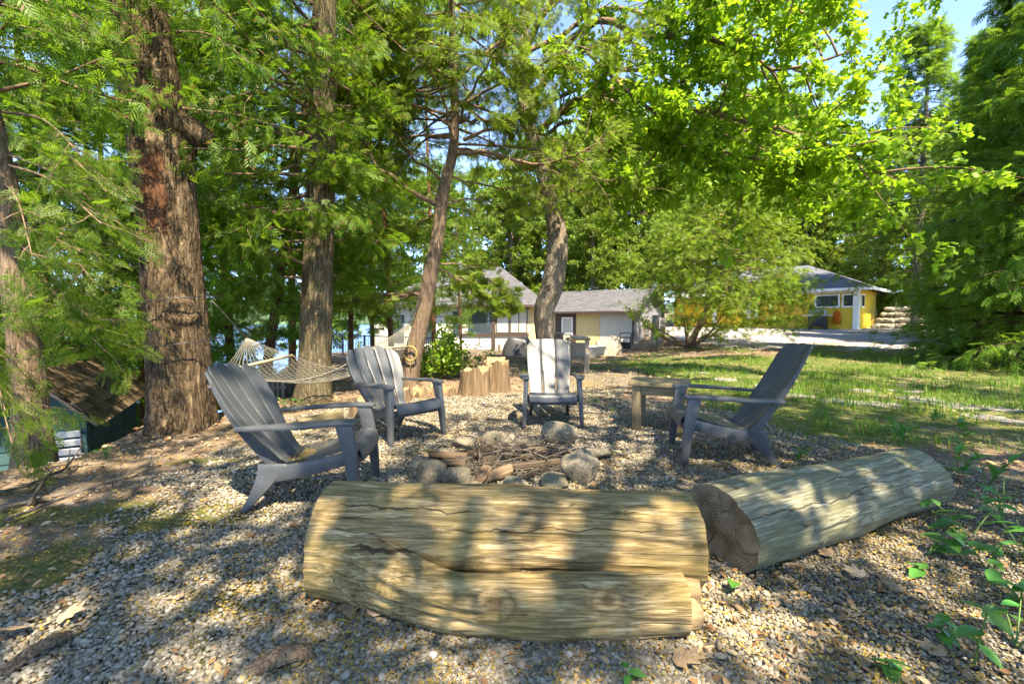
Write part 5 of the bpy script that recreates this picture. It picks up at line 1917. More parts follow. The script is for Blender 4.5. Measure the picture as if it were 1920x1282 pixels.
def window(parent, x0, x1, z0, z1, y, frame, pane='glass', fw=.06, mull=(), name='window'):
    mb = MB()
    d = .05
    mb.box(((x0 + x1) / 2, y - d / 2 - .016, z1 - fw / 2), (x1 - x0, d, fw))
    mb.box(((x0 + x1) / 2, y - d / 2 - .016, z0 + fw / 2), (x1 - x0, d, fw))
    for x in (x0 + fw / 2, x1 - fw / 2):
        mb.box((x, y - d / 2 - .016, (z0 + z1) / 2), (fw, d - .004, z1 - z0 - 2 * fw))
    for m_ in mull:
        if m_[0] == 'h':
            mb.box(((x0 + x1) / 2, y - d / 2 - .016, m_[1]), (x1 - x0 - 2 * fw, d - .006, fw * .8))
        else:
            mb.box((m_[1], y - d / 2 - .016, (z0 + z1) / 2), (fw * .8, d - .006, z1 - z0 - 2 * fw))
    w = mb.build(name, M[frame], parent)
    MB().box(((x0 + x1) / 2, y - .026, (z0 + z1) / 2), (x1 - x0 - fw * 1.6, .012, z1 - z0 - fw * 1.6)).build('pane', M[pane], w)
    return w


def roof_plane(mb, pts, th=.08):
    n = (Vector(pts[1]) - Vector(pts[0])).cross(Vector(pts[2]) - Vector(pts[0])).normalized()
    if n.z < 0:
        n = -n
    lo = [Vector(p) - n * th for p in pts]
    k = len(pts)
    mb.raw([*pts, *lo], [tuple(range(k)), tuple(range(2 * k - 1, k - 1, -1))] + [(i, (i + 1) % k, k + (i + 1) % k, k + i) for i in range(k)])


# --- cottage: main block faces the camera, low wing turned towards the driveway
ct_ = thing('cottage', 'low cottage with white and cream siding and grey shingle roof behind the middle chair', 'house', (0, 27.0, 0))
zb, ze = -1.9, 2.05
mb = MB()
siding(mb, -8.2, 1.0, zb, ze)
mb.raw([(-8.2, .02, zb), (1.7, .02, zb), (1.7, .02, ze), (-8.2, .02, ze), (1.7, 6, zb), (1.7, 6, ze), (-8.2, 6, zb), (-8.2, 6, ze)], [(0, 1, 2, 3), (1, 4, 5, 2), (0, 3, 7, 6), (6, 7, 5, 4)])
mb.build('wall', M['white'], ct_)
siding(MB(), 1.0, 1.68, zb, ze).build('cream_panel', M['cream'], ct_)
mb = MB()
mb.box((-1.1, -.05, .05), (.22, .1, 4.0))
mb.box((.0, -.055, .33), (2.0, .09, .16))
mb.box((-2.2, -.055, .33), (2.0, .09, .16))
mb.box((-.0, -.045, 1.93), (2.0, .07, .2))
mb.build('corner_trim', M['trim_brown'], ct_)
window(ct_, -.95, -.15, .42, 1.82, 0, 'trim_brown', 'curtain')
window(ct_, -.13, .92, .42, 1.82, 0, 'trim_brown', 'curtain', mull=(('v', .40),))
window(ct_, -2.6, -1.25, .42, 1.82, 0, 'trim_blue', 'glass', .09)
window(ct_, -3.5, -2.95, .3, 1.7, 0, 'trim_blue', 'glass', .09)
window(ct_, -5.4, -4.55, -.1, 1.5, 0, 'trim_blue', 'glass', .09, (('h', .8),))
window(ct_, -7.2, -6.4, -.1, 1.5, 0, 'trim_blue', 'glass', .09)
mb = MB()
E = .5
f0, f1, b0, b1 = (-8.7, -E, ze), (2.2, -E, ze), (-8.7, 6.5, ze), (2.2, 6.5, ze)
ra, rb_ = (-3.6, 2.9, 4.66), (-.7, 2.9, 4.66)
roof_plane(mb, [f0, f1, rb_, ra])
roof_plane(mb, [f1, b1, rb_])
roof_plane(mb, [b0, f0, ra])
roof_plane(mb, [b1, b0, ra, rb_])
rf = mb.build('roof', M['roof'], ct_)
MB().box((-3.25, -E - .05, ze - .04), (10.9, .1, .14)).build('gutter', M['trim_brown'], rf)
# plant hook on the wall
MB().tube([(-1.9, -.02, .15), (-1.9, -.1, -.1), (-2.1, -.14, -.28), (-2.2, -.14, -.22)], .03, 5).build('wall_hook', M['iron'], ct_, True)

TH = R(35)
wing = thing('cottage_wing', 'low cream and white wing of the cottage with a black downspout', 'house', (6.47, 24.0, 0), -TH)
z0, z1 = -1.2, 1.68


def tpx(px, C=(6.47, 24.0), th=TH):
    k = (px - 960) / F_PX
    return -(C[0] - k * C[1]) / (math.cos(th) + k * math.sin(th))


xs = [tpx(p) for p in (1042, 1080, 1125, 1190)]
mb = MB()
siding(mb, xs[2] + .02, -.05, z0, z1)
mb.raw([(-6.2, .02, z0), (-.01, .02, z0), (-.01, .02, z1), (-6.2, .02, z1)], [(0, 1, 2, 3)])
mb.build('wall', M['white'], wing)
siding(MB(), xs[1], xs[2] - .02, z0, z1).build('cream_panel', M['cream'], wing)
siding(MB(), -6.0, xs[0], z0, z1).build('cream_panel', M['cream'], wing)
mb = MB()
mb.raw([(0, 0, z0), (0, 4.6, z0), (0, 4.6, z1), (0, 2.3, z1 + 1.25), (0, 0, z1)], [(0, 1, 2, 3, 4)])
mb.build('gable_wall', M['block'], wing)
w = window(wing, .0, .5, 0, 1, 0, 'trim_white') if False else None
mb = MB()
mb.box((.03, 1.7, .75), (.05, 1.0, 1.1))
gw = mb.build('window', M['greywood'], wing)
MB().box((.062, 1.7, .75), (.012, .8, .9)).build('pane', M['glass'], gw)
# door with its dark surround
mb = MB()
mb.box(((xs[0] + xs[1]) / 2, -.02, z1 - .15), (xs[1] - xs[0], .1, .3))
for a, b in ((xs[0], xs[0] + .42), (xs[1] - .18, xs[1])):
    mb.box(((a + b) / 2, -.02, (z0 + z1 - .3) / 2), (b - a, .1, z1 - .3 - z0))
mb.build('door_surround', M['trim_brown'], wing)
dr = window(wing, xs[0] + .42, xs[1] - .18, z0 + .3, z1 - .32, 0, 'trim_white', 'curtain', .07, (('h', .45),), 'door')
MB().box((xs[0] + .5, -.1, .3), (.03, .05, .12)).build('handle', M['steel'], dr)
mb = MB()
e = .35
roof_plane(mb, [(-6.6, -e, z1 + .02), (.35, -e, z1 - .05), (.35, 2.3, z1 + 1.33), (-6.6, 2.3, z1 + 1.33)])
roof_plane(mb, [(-6.6, 2.3, z1 + 1.33), (.35, 2.3, z1 + 1.33), (.35, 5.0, z1), (-6.6, 5.0, z1)])
rf = mb.build('roof', M['roof'], wing)
MB().box((-3.1, -e - .06, z1 - .06), (7.0, .11, .12)).build('gutter', M['trim_brown'], rf)
mb = MB()
mb.tube(catmull([(-.12, -e - .05, z1 - .1), (-.12, -.25, z1 - .3), (-.06, -.09, z1 - .55), (-.06, -.09, -.1), (.1, -.12, -.35), (1.0, -.5, -.72)], 26), .055, 8)
mb.build('downspout', M['iron'], wing, True)

# --- yellow house
TY = R(48.6)
yh = thing('yellow_house', 'bright yellow clapboard house with slate hip roof beyond the driveway', 'house', (21.0, 27.7, 0), -TY)
zg, zt = .35, 3.12
mb = siding(MB(), -12, 0, zg, zt, 0, .17, .02)
mb.raw([(-12, .02, zg), (0, .02, zg), (0, .02, zt), (-12, .02, zt), (-12, 7, zg), (-12, 7, zt)], [(0, 1, 2, 3), (0, 3, 5, 4)])
mb.build('wall', M['yellow'], yh)
mb = MB()
z = zg
while z < zt - .01:
    mb.raw([(.02, 0, z), (.02, 4.8, z), (.002, 4.8, min(zt, z + .17)), (.002, 0, min(zt, z + .17))], [(0, 1, 2, 3)])
    z += .17
mb.raw([(0, 4.8, zg), (-12, 7, zg), (-12, 7, zt), (0, 4.8, zt)], [(0, 1, 2, 3)])
mb.build('side_wall', M['yellow'], yh)
mb = MB()
mb.box((-.10, -.03, (zg + zt) / 2), (.24, .07, zt - zg))
mb.box((.03, .12, (zg + zt) / 2), (.07, .22, zt - zg))
mb.box((-6, -.03, zt - .12), (11.7, .06, .22))
mb.build('corner_board', M['trim_white'], yh)


def ty(px):
    return tpx(px, (21.0, 27.7), TY)


xw = [ty(p) for p in (1526, 1573, 1577, 1601)]
window(yh, xw[0], xw[1], 1.98, 2.82, 0, 'trim_white', 'glass', .09)
window(yh, xw[2], xw[3], 1.98, 2.82, 0, 'trim_white', 'glass', .09)
window(yh, ty(1395), ty(1420), 1.4, 2.6, 0, 'trim_white', 'glass', .09)
mb = MB()
mb.box((.045, .95, 2.4), (.06, .8, .85))
sw = mb.build('window', M['trim_white'], yh)
MB().box((.08, .95, 2.4), (.012, .6, .65)).build('pane', M['glass'], sw)
for p in (1403, 1340):
    MB().box((ty(p), -.04, (zg + zt) / 2 - .1), (.3, .08, zt - zg - .2)).build('pilaster', M['trim_white'], yh)
mb = MB()
E = .6
f0, f1, b0, b1 = (-12.6, -E, zt), (E + .2, -E, zt), (-12.6, 7.6, zt + .0), (E + .2, 5.6, zt)
ra, rb_ = (-9, 3.2, zt + 1.9), (-3.4, 2.6, zt + 1.9)
roof_plane(mb, [f0, f1, rb_, ra])
roof_plane(mb, [f1, b1, rb_])
roof_plane(mb, [b1, b0, ra, rb_])
roof_plane(mb, [b0, f0, ra])
rf = mb.build('roof', M['roof_blue'], yh)
MB().box((-5.9, -E - .03, zt - .05), (13.4, .06, .16)).build('fascia', M['trim_white'], rf)
MB().box((E + .23, 2.5, zt - .05), (.06, 6.2, .16)).build('fascia', M['trim_white'], rf)

# grill by the yellow house
def yl(x, y, z):
    return Vector((21.0, 27.7, 0)) + Matrix.Rotation(-TY, 3, 'Z') @ Vector((x, y, z))


gx = (ty(1523) + ty(1556)) / 2
pg = yl(gx, -.75, 0)
pg.z = gh(pg.x, pg.y)
gr = thing('barbecue_grill', 'black and steel barbecue grill against the yellow house wall', 'grill', pg, -TY)
MB().box((0, 0, .5), (.95, .5, .62)).build('cabinet', M['tarp'], gr, False, .02)
MB().box((0, 0, .86), (1.55, .5, .06)).build('side_shelf', M['steel'], gr, False, .01)
mb = MB()
mb.prism([(-.24, .9), (-.24, 1.05), (-.12, 1.2), (.14, 1.2), (.24, 1.05), (.24, .9)], lambda p: (-.45, p[0], p[1]), lambda p: (.45, p[0], p[1]))
ld = mb.build('lid', M['steel'], gr, False, .015)
MB().tube([(-.35, -.3, 1.0), (.35, -.3, 1.0)], .02, 6).build('handle', M['iron'], ld)
for sx in (-1, 1):
    MB().tube([(sx * .4, -.22, .08), (sx * .4, .22, .08)], .08, 10).build('wheel', M['iron'], gr)
MB().box((0, 0, .17), (1.0, .46, .06)).build('base_frame', M['iron'], gr)
px_ = yl(ty(1569), -.1, 0)
bag = MB()
bag.loft([[Vector((x * w, y * d_, z)) for x, y in ((-1, -1), (1, -1), (1, 1), (-1, 1))] for z, w, d_ in ((.95, .05, .03), (.8, .14, .05), (.45, .2, .09), (.2, .2, .1), (.1, .12, .07))])
o = bag.build('orange_bag', m_plain('orange_cloth', (.6, .14, .015), .8, .1, .2, 6), None, True, .02)
o.location = (px_.x, px_.y, pg.z + .25)
o.rotation_euler = (0, 0, -TY)
tag(o, 'orange cloth bag hanging on the yellow wall beside the grill', 'bag')

# dry stone wall right of the yellow house
sw_ = thing('stone_wall', 'low dry stone retaining wall at the corner of the yellow house', 'wall', (0, 0, 0))
rw = random.Random(8)
for row in range(4):
    n = 9 - row
    for i in range(n):
        px = 1640 + row * 9 + i * 10.5 + rw.uniform(-2, 2)
        d = 29.0 - i * .12
        p = at(px, 611 - row * 10.5, d)
        o = ob('stone', STM[(row * 3 + i) % 8], sw_, p, (rw.uniform(-.3, .3), rw.uniform(-.3, .3), rw.uniform(-3, 3)), (rw.uniform(.2, .36), rw.uniform(.18, .3), rw.uniform(.14, .22)))

# utility pole far behind
p = at(1487, 600, 42)
up_ = thing('utility_pole', 'thin utility pole above the many-stemmed cedar', 'pole', (p.x, p.y, gh(p.x, p.y)))
MB().tube([(0, 0, 0), (0, 0, 13.2)], [.15, .11], 8).build('post', M['greywood'], up_)
for z in (11.2, 11.9, 12.6):
    MB().box((0, -.12, z), (.9, .1, .1)).build('crossarm', M['greywood'], up_)

# ------------------------------------------------------------------ small teal shed down the bank
K = Vector((-4.95, 5.25, -1.75))
shd = thing('garden_shed', 'small dark teal clapboard shed with mossy shingle roof down the left bank', 'shed', K, math.atan2(2.07, -1.17))
# local +x runs along the visible wall away from the camera, local +y to the left (gable width)
ZW = .17 - K.z
LW, WW = 2.4, 0.8
MB().box((LW / 2, WW / 2, ZW / 2), (LW - .06, WW - .06, ZW)).build('frame_box', M['teal'], shd)
nb_ = 14
bh = ZW / nb_
for i in range(nb_):
    m_ = MB()
    z = i * bh
    m_.raw([(0, -.022, z), (LW, -.022, z), (LW, -.022, z + .015), (0, -.022, z + .015), (LW, -.004, z + bh + .01), (0, -.004, z + bh + .01), (0, .03, z), (LW, .03, z), (LW, .03, z + bh), (0, .03, z + bh)],
           [(0, 1, 2, 3), (3, 2, 4, 5), (6, 7, 1, 0), (0, 3, 5, 9, 6), (1, 7, 8, 4, 2)])
    m_.build('board', M['teal'], shd)
for i in range(nb_):
    z = i * bh
    MB().box((-.012, WW / 2, z + bh / 2), (.03, WW, bh - .012), (0, R(4), 0)).build('board', M['teal'], shd)
M['pale'] = m_plain('pale_louvre', (.45, .48, .52), .5, .4, .25, 9)
for i in range(8):
    MB().box((-.045, .22, .95 + i * .10), (.03, .34, .065), (0, R(-18), 0)).build('louvre_slat', M['pale'], shd)
RH = .42
M['shingle'] = m_plain('mossy_shingle', (.12, .085, .05), .95, .1, .45, 9, .6, objvar=.45)
ov = .22
for s in (0, 1):
    c, n_ = 7, 15
    sl = math.hypot(WW / 2, RH)
    dirv = Vector((0, WW / 2, RH)).normalized() if s == 0 else Vector((0, -WW / 2, RH)).normalized()
    e0 = Vector((-ov, -0.0, ZW)) if s == 0 else Vector((-ov, WW, ZW))
    e0 = e0 - dirv * ov
    nrm = Vector((0, -RH, WW / 2)).normalized() if s == 0 else Vector((0, RH, WW / 2)).normalized()
    tot = sl + ov
    stepx = (LW + 2 * ov) / n_
    d_ = MB()
    roof_plane(d_, [e0, e0 + Vector((LW + 2 * ov, 0, 0)), e0 + Vector((LW + 2 * ov, 0, 0)) + dirv * tot, e0 + dirv * tot], .03)
    rd = d_.build('roof_deck', M['deckwood'], shd)
    sm = MB().box((0, 0, 0), (stepx - .012, tot / c * 1.25, .014)).mesh('shingle', M['shingle'])
    rot = Matrix((Vector((1, 0, 0)), dirv, nrm)).transposed()
    for i in range(c):
        for j in range(n_):
            p = e0 + Vector(((j + .5 + (.5 if i % 2 else 0) * .9 - .2) * stepx, 0, 0)) + dirv * ((i + .5) * tot / c - .01) + nrm * (.024 + rs.uniform(0, .008))
            o = ob('shingle', sm, rd, p)
            o.rotation_euler = (rot @ Matrix.Rotation(R(-3.5 + rs.uniform(-1.5, 1.5)), 3, 'X') @ Matrix.Rotation(rs.uniform(-.04, .04), 3, 'Z')).to_euler()
MB().raw([(0, 0, ZW), (0, WW, ZW), (0, WW / 2, ZW + RH), (.02, 0, ZW), (.02, WW, ZW), (.02, WW / 2, ZW + RH)], [(0, 1, 2), (5, 4, 3), (0, 2, 5, 3), (1, 4, 5, 2), (0, 3, 4, 1)]).build('gable', M['teal'], shd)

# ------------------------------------------------------------------ deck and railing towards the lake
Ad, Bd = Vector((-9.2, 22.0, -.5)), Vector((-2.6, 17.6, -.5))
dk = thing('deck', 'raised wooden deck with dark metal railing on the lake side of the cottage', 'deck', (0, 0, 0))
dv = (Bd - Ad).normalized()
L = (Bd - Ad).length
nv_ = Vector((-dv.y, dv.x, 0))
if nv_.y < 0:
    nv_ = -nv_
mb = MB()
mb.raw([Ad, Bd, Bd + nv_ * 8, Ad + nv_ * 8, Ad - Vector((0, 0, .06)), Bd - Vector((0, 0, .06)), Bd + nv_ * 8 - Vector((0, 0, .06)), Ad + nv_ * 8 - Vector((0, 0, .06))],
       [(0, 1, 2, 3), (7, 6, 5, 4), (0, 4, 5, 1), (1, 5, 6, 2), (2, 6, 7, 3), (3, 7, 4, 0)])
mb.build('deck_floor', M['deckwood'], dk)
ang = math.atan2(dv.y, dv.x)
mid = (Ad + Bd) / 2
MB().box(mid - nv_ * .03 - Vector((0, 0, .16)), (L, .05, .22), (0, 0, ang)).build('fascia', M['trim_white'], dk)
MB().box(mid + Vector((0, 0, 1.0)), (L, .06, .05), (0, 0, ang)).build('top_rail', M['iron'], dk)
MB().box(mid + Vector((0, 0, .1)), (L, .04, .04), (0, 0, ang)).build('bottom_rail', M['iron'], dk)
mb = MB()
n = int(L / .115)
for i in range(n):
    p = Ad + dv * (i + .5) * L / n
    mb.box(p + Vector((0, 0, .55)), (.018, .018, .86), (0, 0, ang))
o = mb.build('baluster_row', M['iron'], dk)
o['kind'] = 'stuff'
for i in range(6):
    p = Ad + dv * L * i / 5
    MB().box(p + Vector((0, 0, .52)), (.06, .06, 1.05), (0, 0, ang)).build('rail_post', M['iron'], dk)
    zt_ = gh(p.x, p.y)
    MB().box((p.x, p.y, (zt_ - .6 + -.56) / 2), (.12, .12, max(.05, -.56 - zt_ + .6))).build('deck_post', M['deckwood'], dk)
# sloping timbers below the deck
for (x0, y0, x1, y1, d0, d1, lab) in ((690, 694, 842, 716, 12.5, 10.5, 'dark sloping beam below the deck behind the leaning cedar'), (838, 676, 908, 672, 15.0, 15.5, 'raised bed timber left of the cottage corner post'), (905, 668, 1000, 676, 15.5, 14.5, 'raised bed timber in front of the covered grill')):
    a, b = at(x0, y0, d0), at(x1, y1, d1)
    mb = MB().box((0, 0, 0), ((b - a).length, .12, .2))
    o = mb.build('garden_beam', M['deckwood'], None, False, .01)
    o.location = (a + b) / 2
    o.rotation_euler = (b - a).to_track_quat('X', 'Z').to_euler()
    tag(o, lab, 'beam', 'garden timbers before the cottage')
    # a short upright at each end
for p_ in (at(843, 722, 10.6), at(1000, 682, 14.5)):
    pass

# ------------------------------------------------------------------ odds and ends before the cottage
p = at(972, 668, 17.0)
p.z = gh(p.x, p.y)
cg = thing('covered_grill', 'black tarp-covered grill beside the maple trunk in front of the cottage', 'grill', p)
nz_, na_ = 10, 28
v, f = [], []
for i in range(nz_):
    t = i / (nz_ - 1)
    for j in range(na_):
        a = j / na_ * 2 * math.pi
        sq = 1 / max(abs(math.cos(a)), abs(math.sin(a))) ** .75
        w = (.62 * (1 - .42 * t ** 2.2)) * sq * (1 + .05 * math.sin(7 * a + 3 * t))
        v.append((w * math.cos(a), .55 * w * math.sin(a), .02 + .78 * t + .05 * math.sin(2 * a) * t))
for i in range(nz_ - 1):
    for j in range(na_):
        f.append((i * na_ + j, i * na_ + (j + 1) % na_, (i + 1) * na_ + (j + 1) % na_, (i + 1) * na_ + j))
f.append(tuple((nz_ - 1) * na_ + j for j in range(na_)))
ob('tarp', mesh_py('tarp', v, f, M['tarp'], True), cg)
MB().box((-.72, -.1, .3), (.1, .5, .5)).build('side_shelf', M['deckwood'], cg)

p = G(1083, 699)
wb_ = thing('potting_bench', 'tall weathered wooden bench with thick legs behind the middle chair', 'bench', p, R(-12))
s_ = p.y / 10.0
for sx in (-1, 1):
    for sy in (-1, 1):
        MB().box((sx * .2, .18 + sy * .18, .36 * s_ + .0), (.09, .09, .72 * s_)).build('leg', M['greywood'], wb_, False, .006)
for i in range(3):
    MB().box((0, .02 + i * .17, .745 * s_), (.56, .155, .045)).build('top_plank', M['plank'], wb_, False, .006)
MB().box((0, .18, .3 * s_), (.34, .34, .04)).build('lower_shelf', M['greywood'], wb_)
MB().box((0, .36, .48 * s_), (.34, .03, .36)).build('back_panel', M['greywood'], wb_)
MB().box((.02, .15, .79 * s_), (.40, .30, .05), (0, R(4), R(8))).build('loose_board', M['greywood'], wb_)
p = G(1047, 690)
p.y += .8
p.z = gh(p.x, p.y)
bx_ = thing('wood_crate', 'dark brown wooden crate on legs between the maple and the potting bench', 'crate', p, R(5))
for i in range(4):
    MB().box((-.15 + i * .1, -.13, .80), (.09, .02, .24)).build('slat', M['deckwood'], bx_)
    MB().box((-.15 + i * .1, .13, .80), (.09, .02, .24)).build('slat', M['deckwood'], bx_)
MB().box((0, 0, .94), (.46, .32, .03)).build('lid', M['greywood'], bx_)
for sx in (-1, 1):
    for sy in (-1, 1):
        MB().box((sx * .18, sy * .1, .34), (.06, .06, .68)).build('leg', M['deckwood'], bx_)

p = at(1113, 674, 18.5)
p.z = gh(p.x, p.y)
tub = thing('steel_tub', 'galvanised steel tub in front of the cream siding', 'tub', p)
mb = MB()
prof = [(.38, 0), (.44, .2), (.5, .42), (.52, .44), (.50, .455), (.47, .42), (.41, .2), (.36, .05), (0.01, .04)]
v, f, na_ = [], [], 28
for r_, z in prof:
    for j in range(na_):
        a = j / na_ * 2 * math.pi
        v.append((r_ * math.cos(a), r_ * .75 * math.sin(a), z))
for i in range(len(prof) - 1):
    for j in range(na_):
        f.append((i * na_ + j, i * na_ + (j + 1) % na_, (i + 1) * na_ + (j + 1) % na_, (i + 1) * na_ + j))
ob('basin', mesh_py('basin', v, f, M['steel'], True), tub)
for sx in (-1, 1):
    MB().tube([(sx * .5, -.08, .36), (sx * .56, -.06, .33), (sx * .56, .06, .33), (sx * .5, .08, .36)], .012, 5).build('handle', M['steel'], tub, True)
for (px, py, d, w, h, tilt, rz, lab) in ((1139, 676, 19.0, .85, .72, -25, 12, 'wide brown board leaning beside the steel tub'), (1160, 668, 20.2, .45, .85, -20, 20, 'narrow grey board leaning left of the black stool'),
                                        (1226, 655, 22.0, .35, 1.5, -14, -30, 'tall grey plank leaning on the white block gable'), (1238, 655, 22.4, .3, 1.3, -18, -40, 'second grey plank leaning right of the white block gable')):
    p = at(px, py, d)
    p.z = gh(p.x, p.y)
    o = MB().box((0, 0, h / 2), (w, .035, h)).build('leaning_board', M['greywood'], None, False, .006)
    o.location = p
    o.rotation_euler = (R(tilt), 0, R(rz))
    tag(o, lab, 'board', 'boards leaning by the cottage')
p = at(1172, 664, 21.0)
p.z = gh(p.x, p.y)
st = thing('black_stool', 'small black step stool against the white siding', 'stool', p, R(-20))
for sx in (-1, 1):
    MB().box((sx * .24, 0, .3), (.05, .36, .6)).build('leg', M['tarp'], st, False, .01)
MB().box((0, 0, .62), (.6, .4, .06)).build('seat', M['tarp'], st, False, .02)
MB().box((0, .12, .25), (.46, .04, .3)).build('step', M['tarp'], st, False, .01)
MB().tube(catmull([(-.25, .2, .65), (-.22, .2, .82), (.22, .2, .82), (.25, .2, .65)], 12), .025, 6).build('grab_bar', M['tarp'], st, True)
# flat timber on the grass by the board
a, b = at(1135, 672, 17.5), at(1165, 675, 16.6)
o = MB().box((0, 0, .04), (1.4, .2, .08)).build('loose_plank', M['plank'], None, False, .008)
o.location = (a.x + .4, a.y, gh(a.x, a.y))
o.rotation_euler = (0, 0, R(-25))
tag(o, 'loose pale plank on the ground before the leaning board', 'plank')

# --- things under the hammock, down the bank
p = at(498, 745, 8.3)
zb_ = gh(p.x, p.y)
sb = thing('storage_box', 'dark grey storage box under the hammock', 'box', (p.x, p.y, zb_ - .05), R(-8))
hh_ = at(498, 706, 8.3).z - zb_
MB().box((0, 0, hh_ / 2), (.9, .55, hh_)).build('body', M['tarp'], sb, False, .02)
MB().box((0, 0, hh_ + .03), (.96, .6, .07)).build('lid', M['tarp'], sb, False, .02)
M['redcloth'] = m_plain('maroon_cloth', (.10, .03, .03), .85, .1, .2, 10)
p = at(478, 768, 7.3)
zb_ = gh(p.x, p.y)
fch = thing('folding_chair', 'old maroon folding chair half hidden under the hammock', 'chair', (p.x, p.y, zb_), R(25), scale=.62)
MB().box((0, 0, .40), (.5, .48, .03), (R(4), 0, 0)).build('seat', M['redcloth'], fch, False, .008)
MB().box((0, .3, .68), (.5, .03, .5), (R(-18), 0, 0)).build('backrest', M['redcloth'], fch, False, .008)
for sx in (-1, 1):
    MB().tube(catmull([(sx * .27, -.28, 0), (sx * .27, .05, .35), (sx * .27, .25, .62), (sx * .27, .38, .95)], 10), .013, 6).build('side_tube', M['steel'], fch, True)
    MB().tube([(sx * .27, .3, 0), (sx * .27, -.2, .42), (sx * .27, -.25, .58)], .013, 6).build('leg', M['steel'], fch, True)
    MB().box((sx * .27, 0, .6), (.04, .42, .025)).build('armrest', M['greywood'], fch)
p = at(517, 762, 7.8)
zb_ = gh(p.x, p.y)
lt_ = thing('slatted_panel', 'grey slatted wooden panel standing under the hammock beside the maroon chair', 'panel', (p.x, p.y, zb_), R(10))
hh_ = at(517, 716, 7.8).z - zb_
for i in range(4):
    MB().box((-.12 + i * .08, 0, hh_ / 2), (.045, .02, hh_)).build('slat', M['greywood'], lt_)
for z in (.2, .8):
    MB().box((0, .02, hh_ * z), (.32, .02, .05)).build('crossbar', M['greywood'], lt_)
p = at(535, 742, 9.0)
zb_ = gh(p.x, p.y)
kv_ = thing('canoe', 'blue and yellow canoe lying on the bank behind the hammock', 'canoe', (p.x - .3, p.y + .6, zb_ + .05), R(65))
v, f = [], []
nl_, nc_ = 20, 12
for i in range(nl_):
    t = i / (nl_ - 1) * 2 - 1
    w = .42 * (1 - abs(t) ** 2.4) + .01
    for j in range(nc_):
        a = math.pi * j / (nc_ - 1)
        v.append((t * 2.2, w * math.cos(a), .42 + .14 * t * t - .40 * math.sin(a) * (1 - .15 * t * t)))
for i in range(nl_ - 1):
    for j in range(nc_ - 1):
        f.append((i * nc_ + j, i * nc_ + j + 1, (i + 1) * nc_ + j + 1, (i + 1) * nc_ + j))
ob('hull', mesh_py('hull', v, f, m_plain('yellow_hull', (.5, .36, .03), .4, .4), True), kv_)
for s in (1, -1):
    MB().tube([(t * 2.2, s * (.42 * (1 - abs(t) ** 2.4) + .012), .425 + .14 * t * t) for t in np.linspace(-1, 1, 19)], .035, 6).build('gunwale', m_plain('blue_gunwale', (.03, .10, .30), .4, .4), kv_, True)

# ------------------------------------------------------------------ gravel: loose pebbles near the camera
def m_pebble():
    k = NT('pebble')
    rnd = k.n('ShaderNodeObjectInfo').outputs['Random']
    n = k.noise(k.coords('Object'), 1.2, 3)
    c = k.ramp(rnd, [(0.0, (0.085, 0.073, 0.055)), (0.22, (0.15, 0.135, 0.11)), (0.45, (0.22, 0.20, 0.165)), (0.66, (0.29, 0.265, 0.225)), (0.80, (0.37, 0.34, 0.29)), (0.88, (0.34, 0.24, 0.15)), (0.95, (0.22, 0.185, 0.09)), (1.0, (0.5, 0.475, 0.44))])
    c = k.mix(k.math('MULTIPLY', n, .4), c, (0.17, 0.14, 0.08))
    return k.fin(c, .85, .2)


M['pebble'] = m_pebble()
pcol = bpy.data.collections.new('pebble_shapes')
for s in range(6):
    bm = bmesh.new()
    bmesh.ops.create_icosphere(bm, subdivisions=2 if s < 3 else 1, radius=1.0)
    rg = np.random.default_rng(s + 30)
    co = np.array([v.co[:] for v in bm.verts])
    for _ in range(5):
        d = rg.normal(0, 1, 3)
        d /= np.linalg.norm(d)
        co -= np.outer(np.clip(co @ d - rg.uniform(.55, .85), 0, None) * .8, d)
    co *= rg.uniform(.75, 1.15, 3) * [1, .85, .62]
    for v, c in zip(bm.verts, co):
        v.co = c
    for f in bm.faces:
        f.smooth = True
    me = bpy.data.meshes.new('pebble')
    bm.to_mesh(me)
    bm.free()
    me.materials.append(M['pebble'])
    pcol.objects.link(bpy.data.objects.new('pebble_shape', me))


def scatter_gn(name, pts, rot, scl, coll, label):
    me = bpy.data.meshes.new(name)
    me.from_pydata([tuple(p) for p in pts], [], [])
    a = me.attributes.new('rot', 'FLOAT_VECTOR', 'POINT')
    a.data.foreach_set('vector', np.asarray(rot, np.float32).ravel())
    a = me.attributes.new('scl', 'FLOAT', 'POINT')
    a.data.foreach_set('value', np.asarray(scl, np.float32))
    o = ob(name, me)
    ng = bpy.data.node_groups.new(name + '_nodes', 'GeometryNodeTree')
    ng.interface.new_socket('Geometry', in_out='INPUT', socket_type='NodeSocketGeometry')
    ng.interface.new_socket('Geometry', in_out='OUTPUT', socket_type='NodeSocketGeometry')
    N = ng.nodes
    gi, go = N.new('NodeGroupInput'), N.new('NodeGroupOutput')
    ip = N.new('GeometryNodeInstanceOnPoints')
    ci = N.new('GeometryNodeCollectionInfo')
    ci.inputs['Collection'].default_value = coll
    ci.inputs['Separate Children'].default_value = True
    ci.inputs['Reset Children'].default_value = True
    ra, sa = N.new('GeometryNodeInputNamedAttribute'), N.new('GeometryNodeInputNamedAttribute')
    ra.data_type, sa.data_type = 'FLOAT_VECTOR', 'FLOAT'
    ra.inputs['Name'].default_value, sa.inputs['Name'].default_value = 'rot', 'scl'
    ip.inputs['Pick Instance'].default_value = True
    lk = ng.links.new
    lk(gi.outputs[0], ip.inputs['Points'])
    lk(ci.outputs[0], ip.inputs['Instance'])
    lk(ra.outputs['Attribute'], ip.inputs['Rotation'])
    lk(sa.outputs['Attribute'], ip.inputs['Scale'])
    lk(ip.outputs[0], go.inputs[0])
    md = o.modifiers.new('scatter', 'NODES')
    md.node_group = ng
    return tag(o, label, 'gravel', kind='stuff')


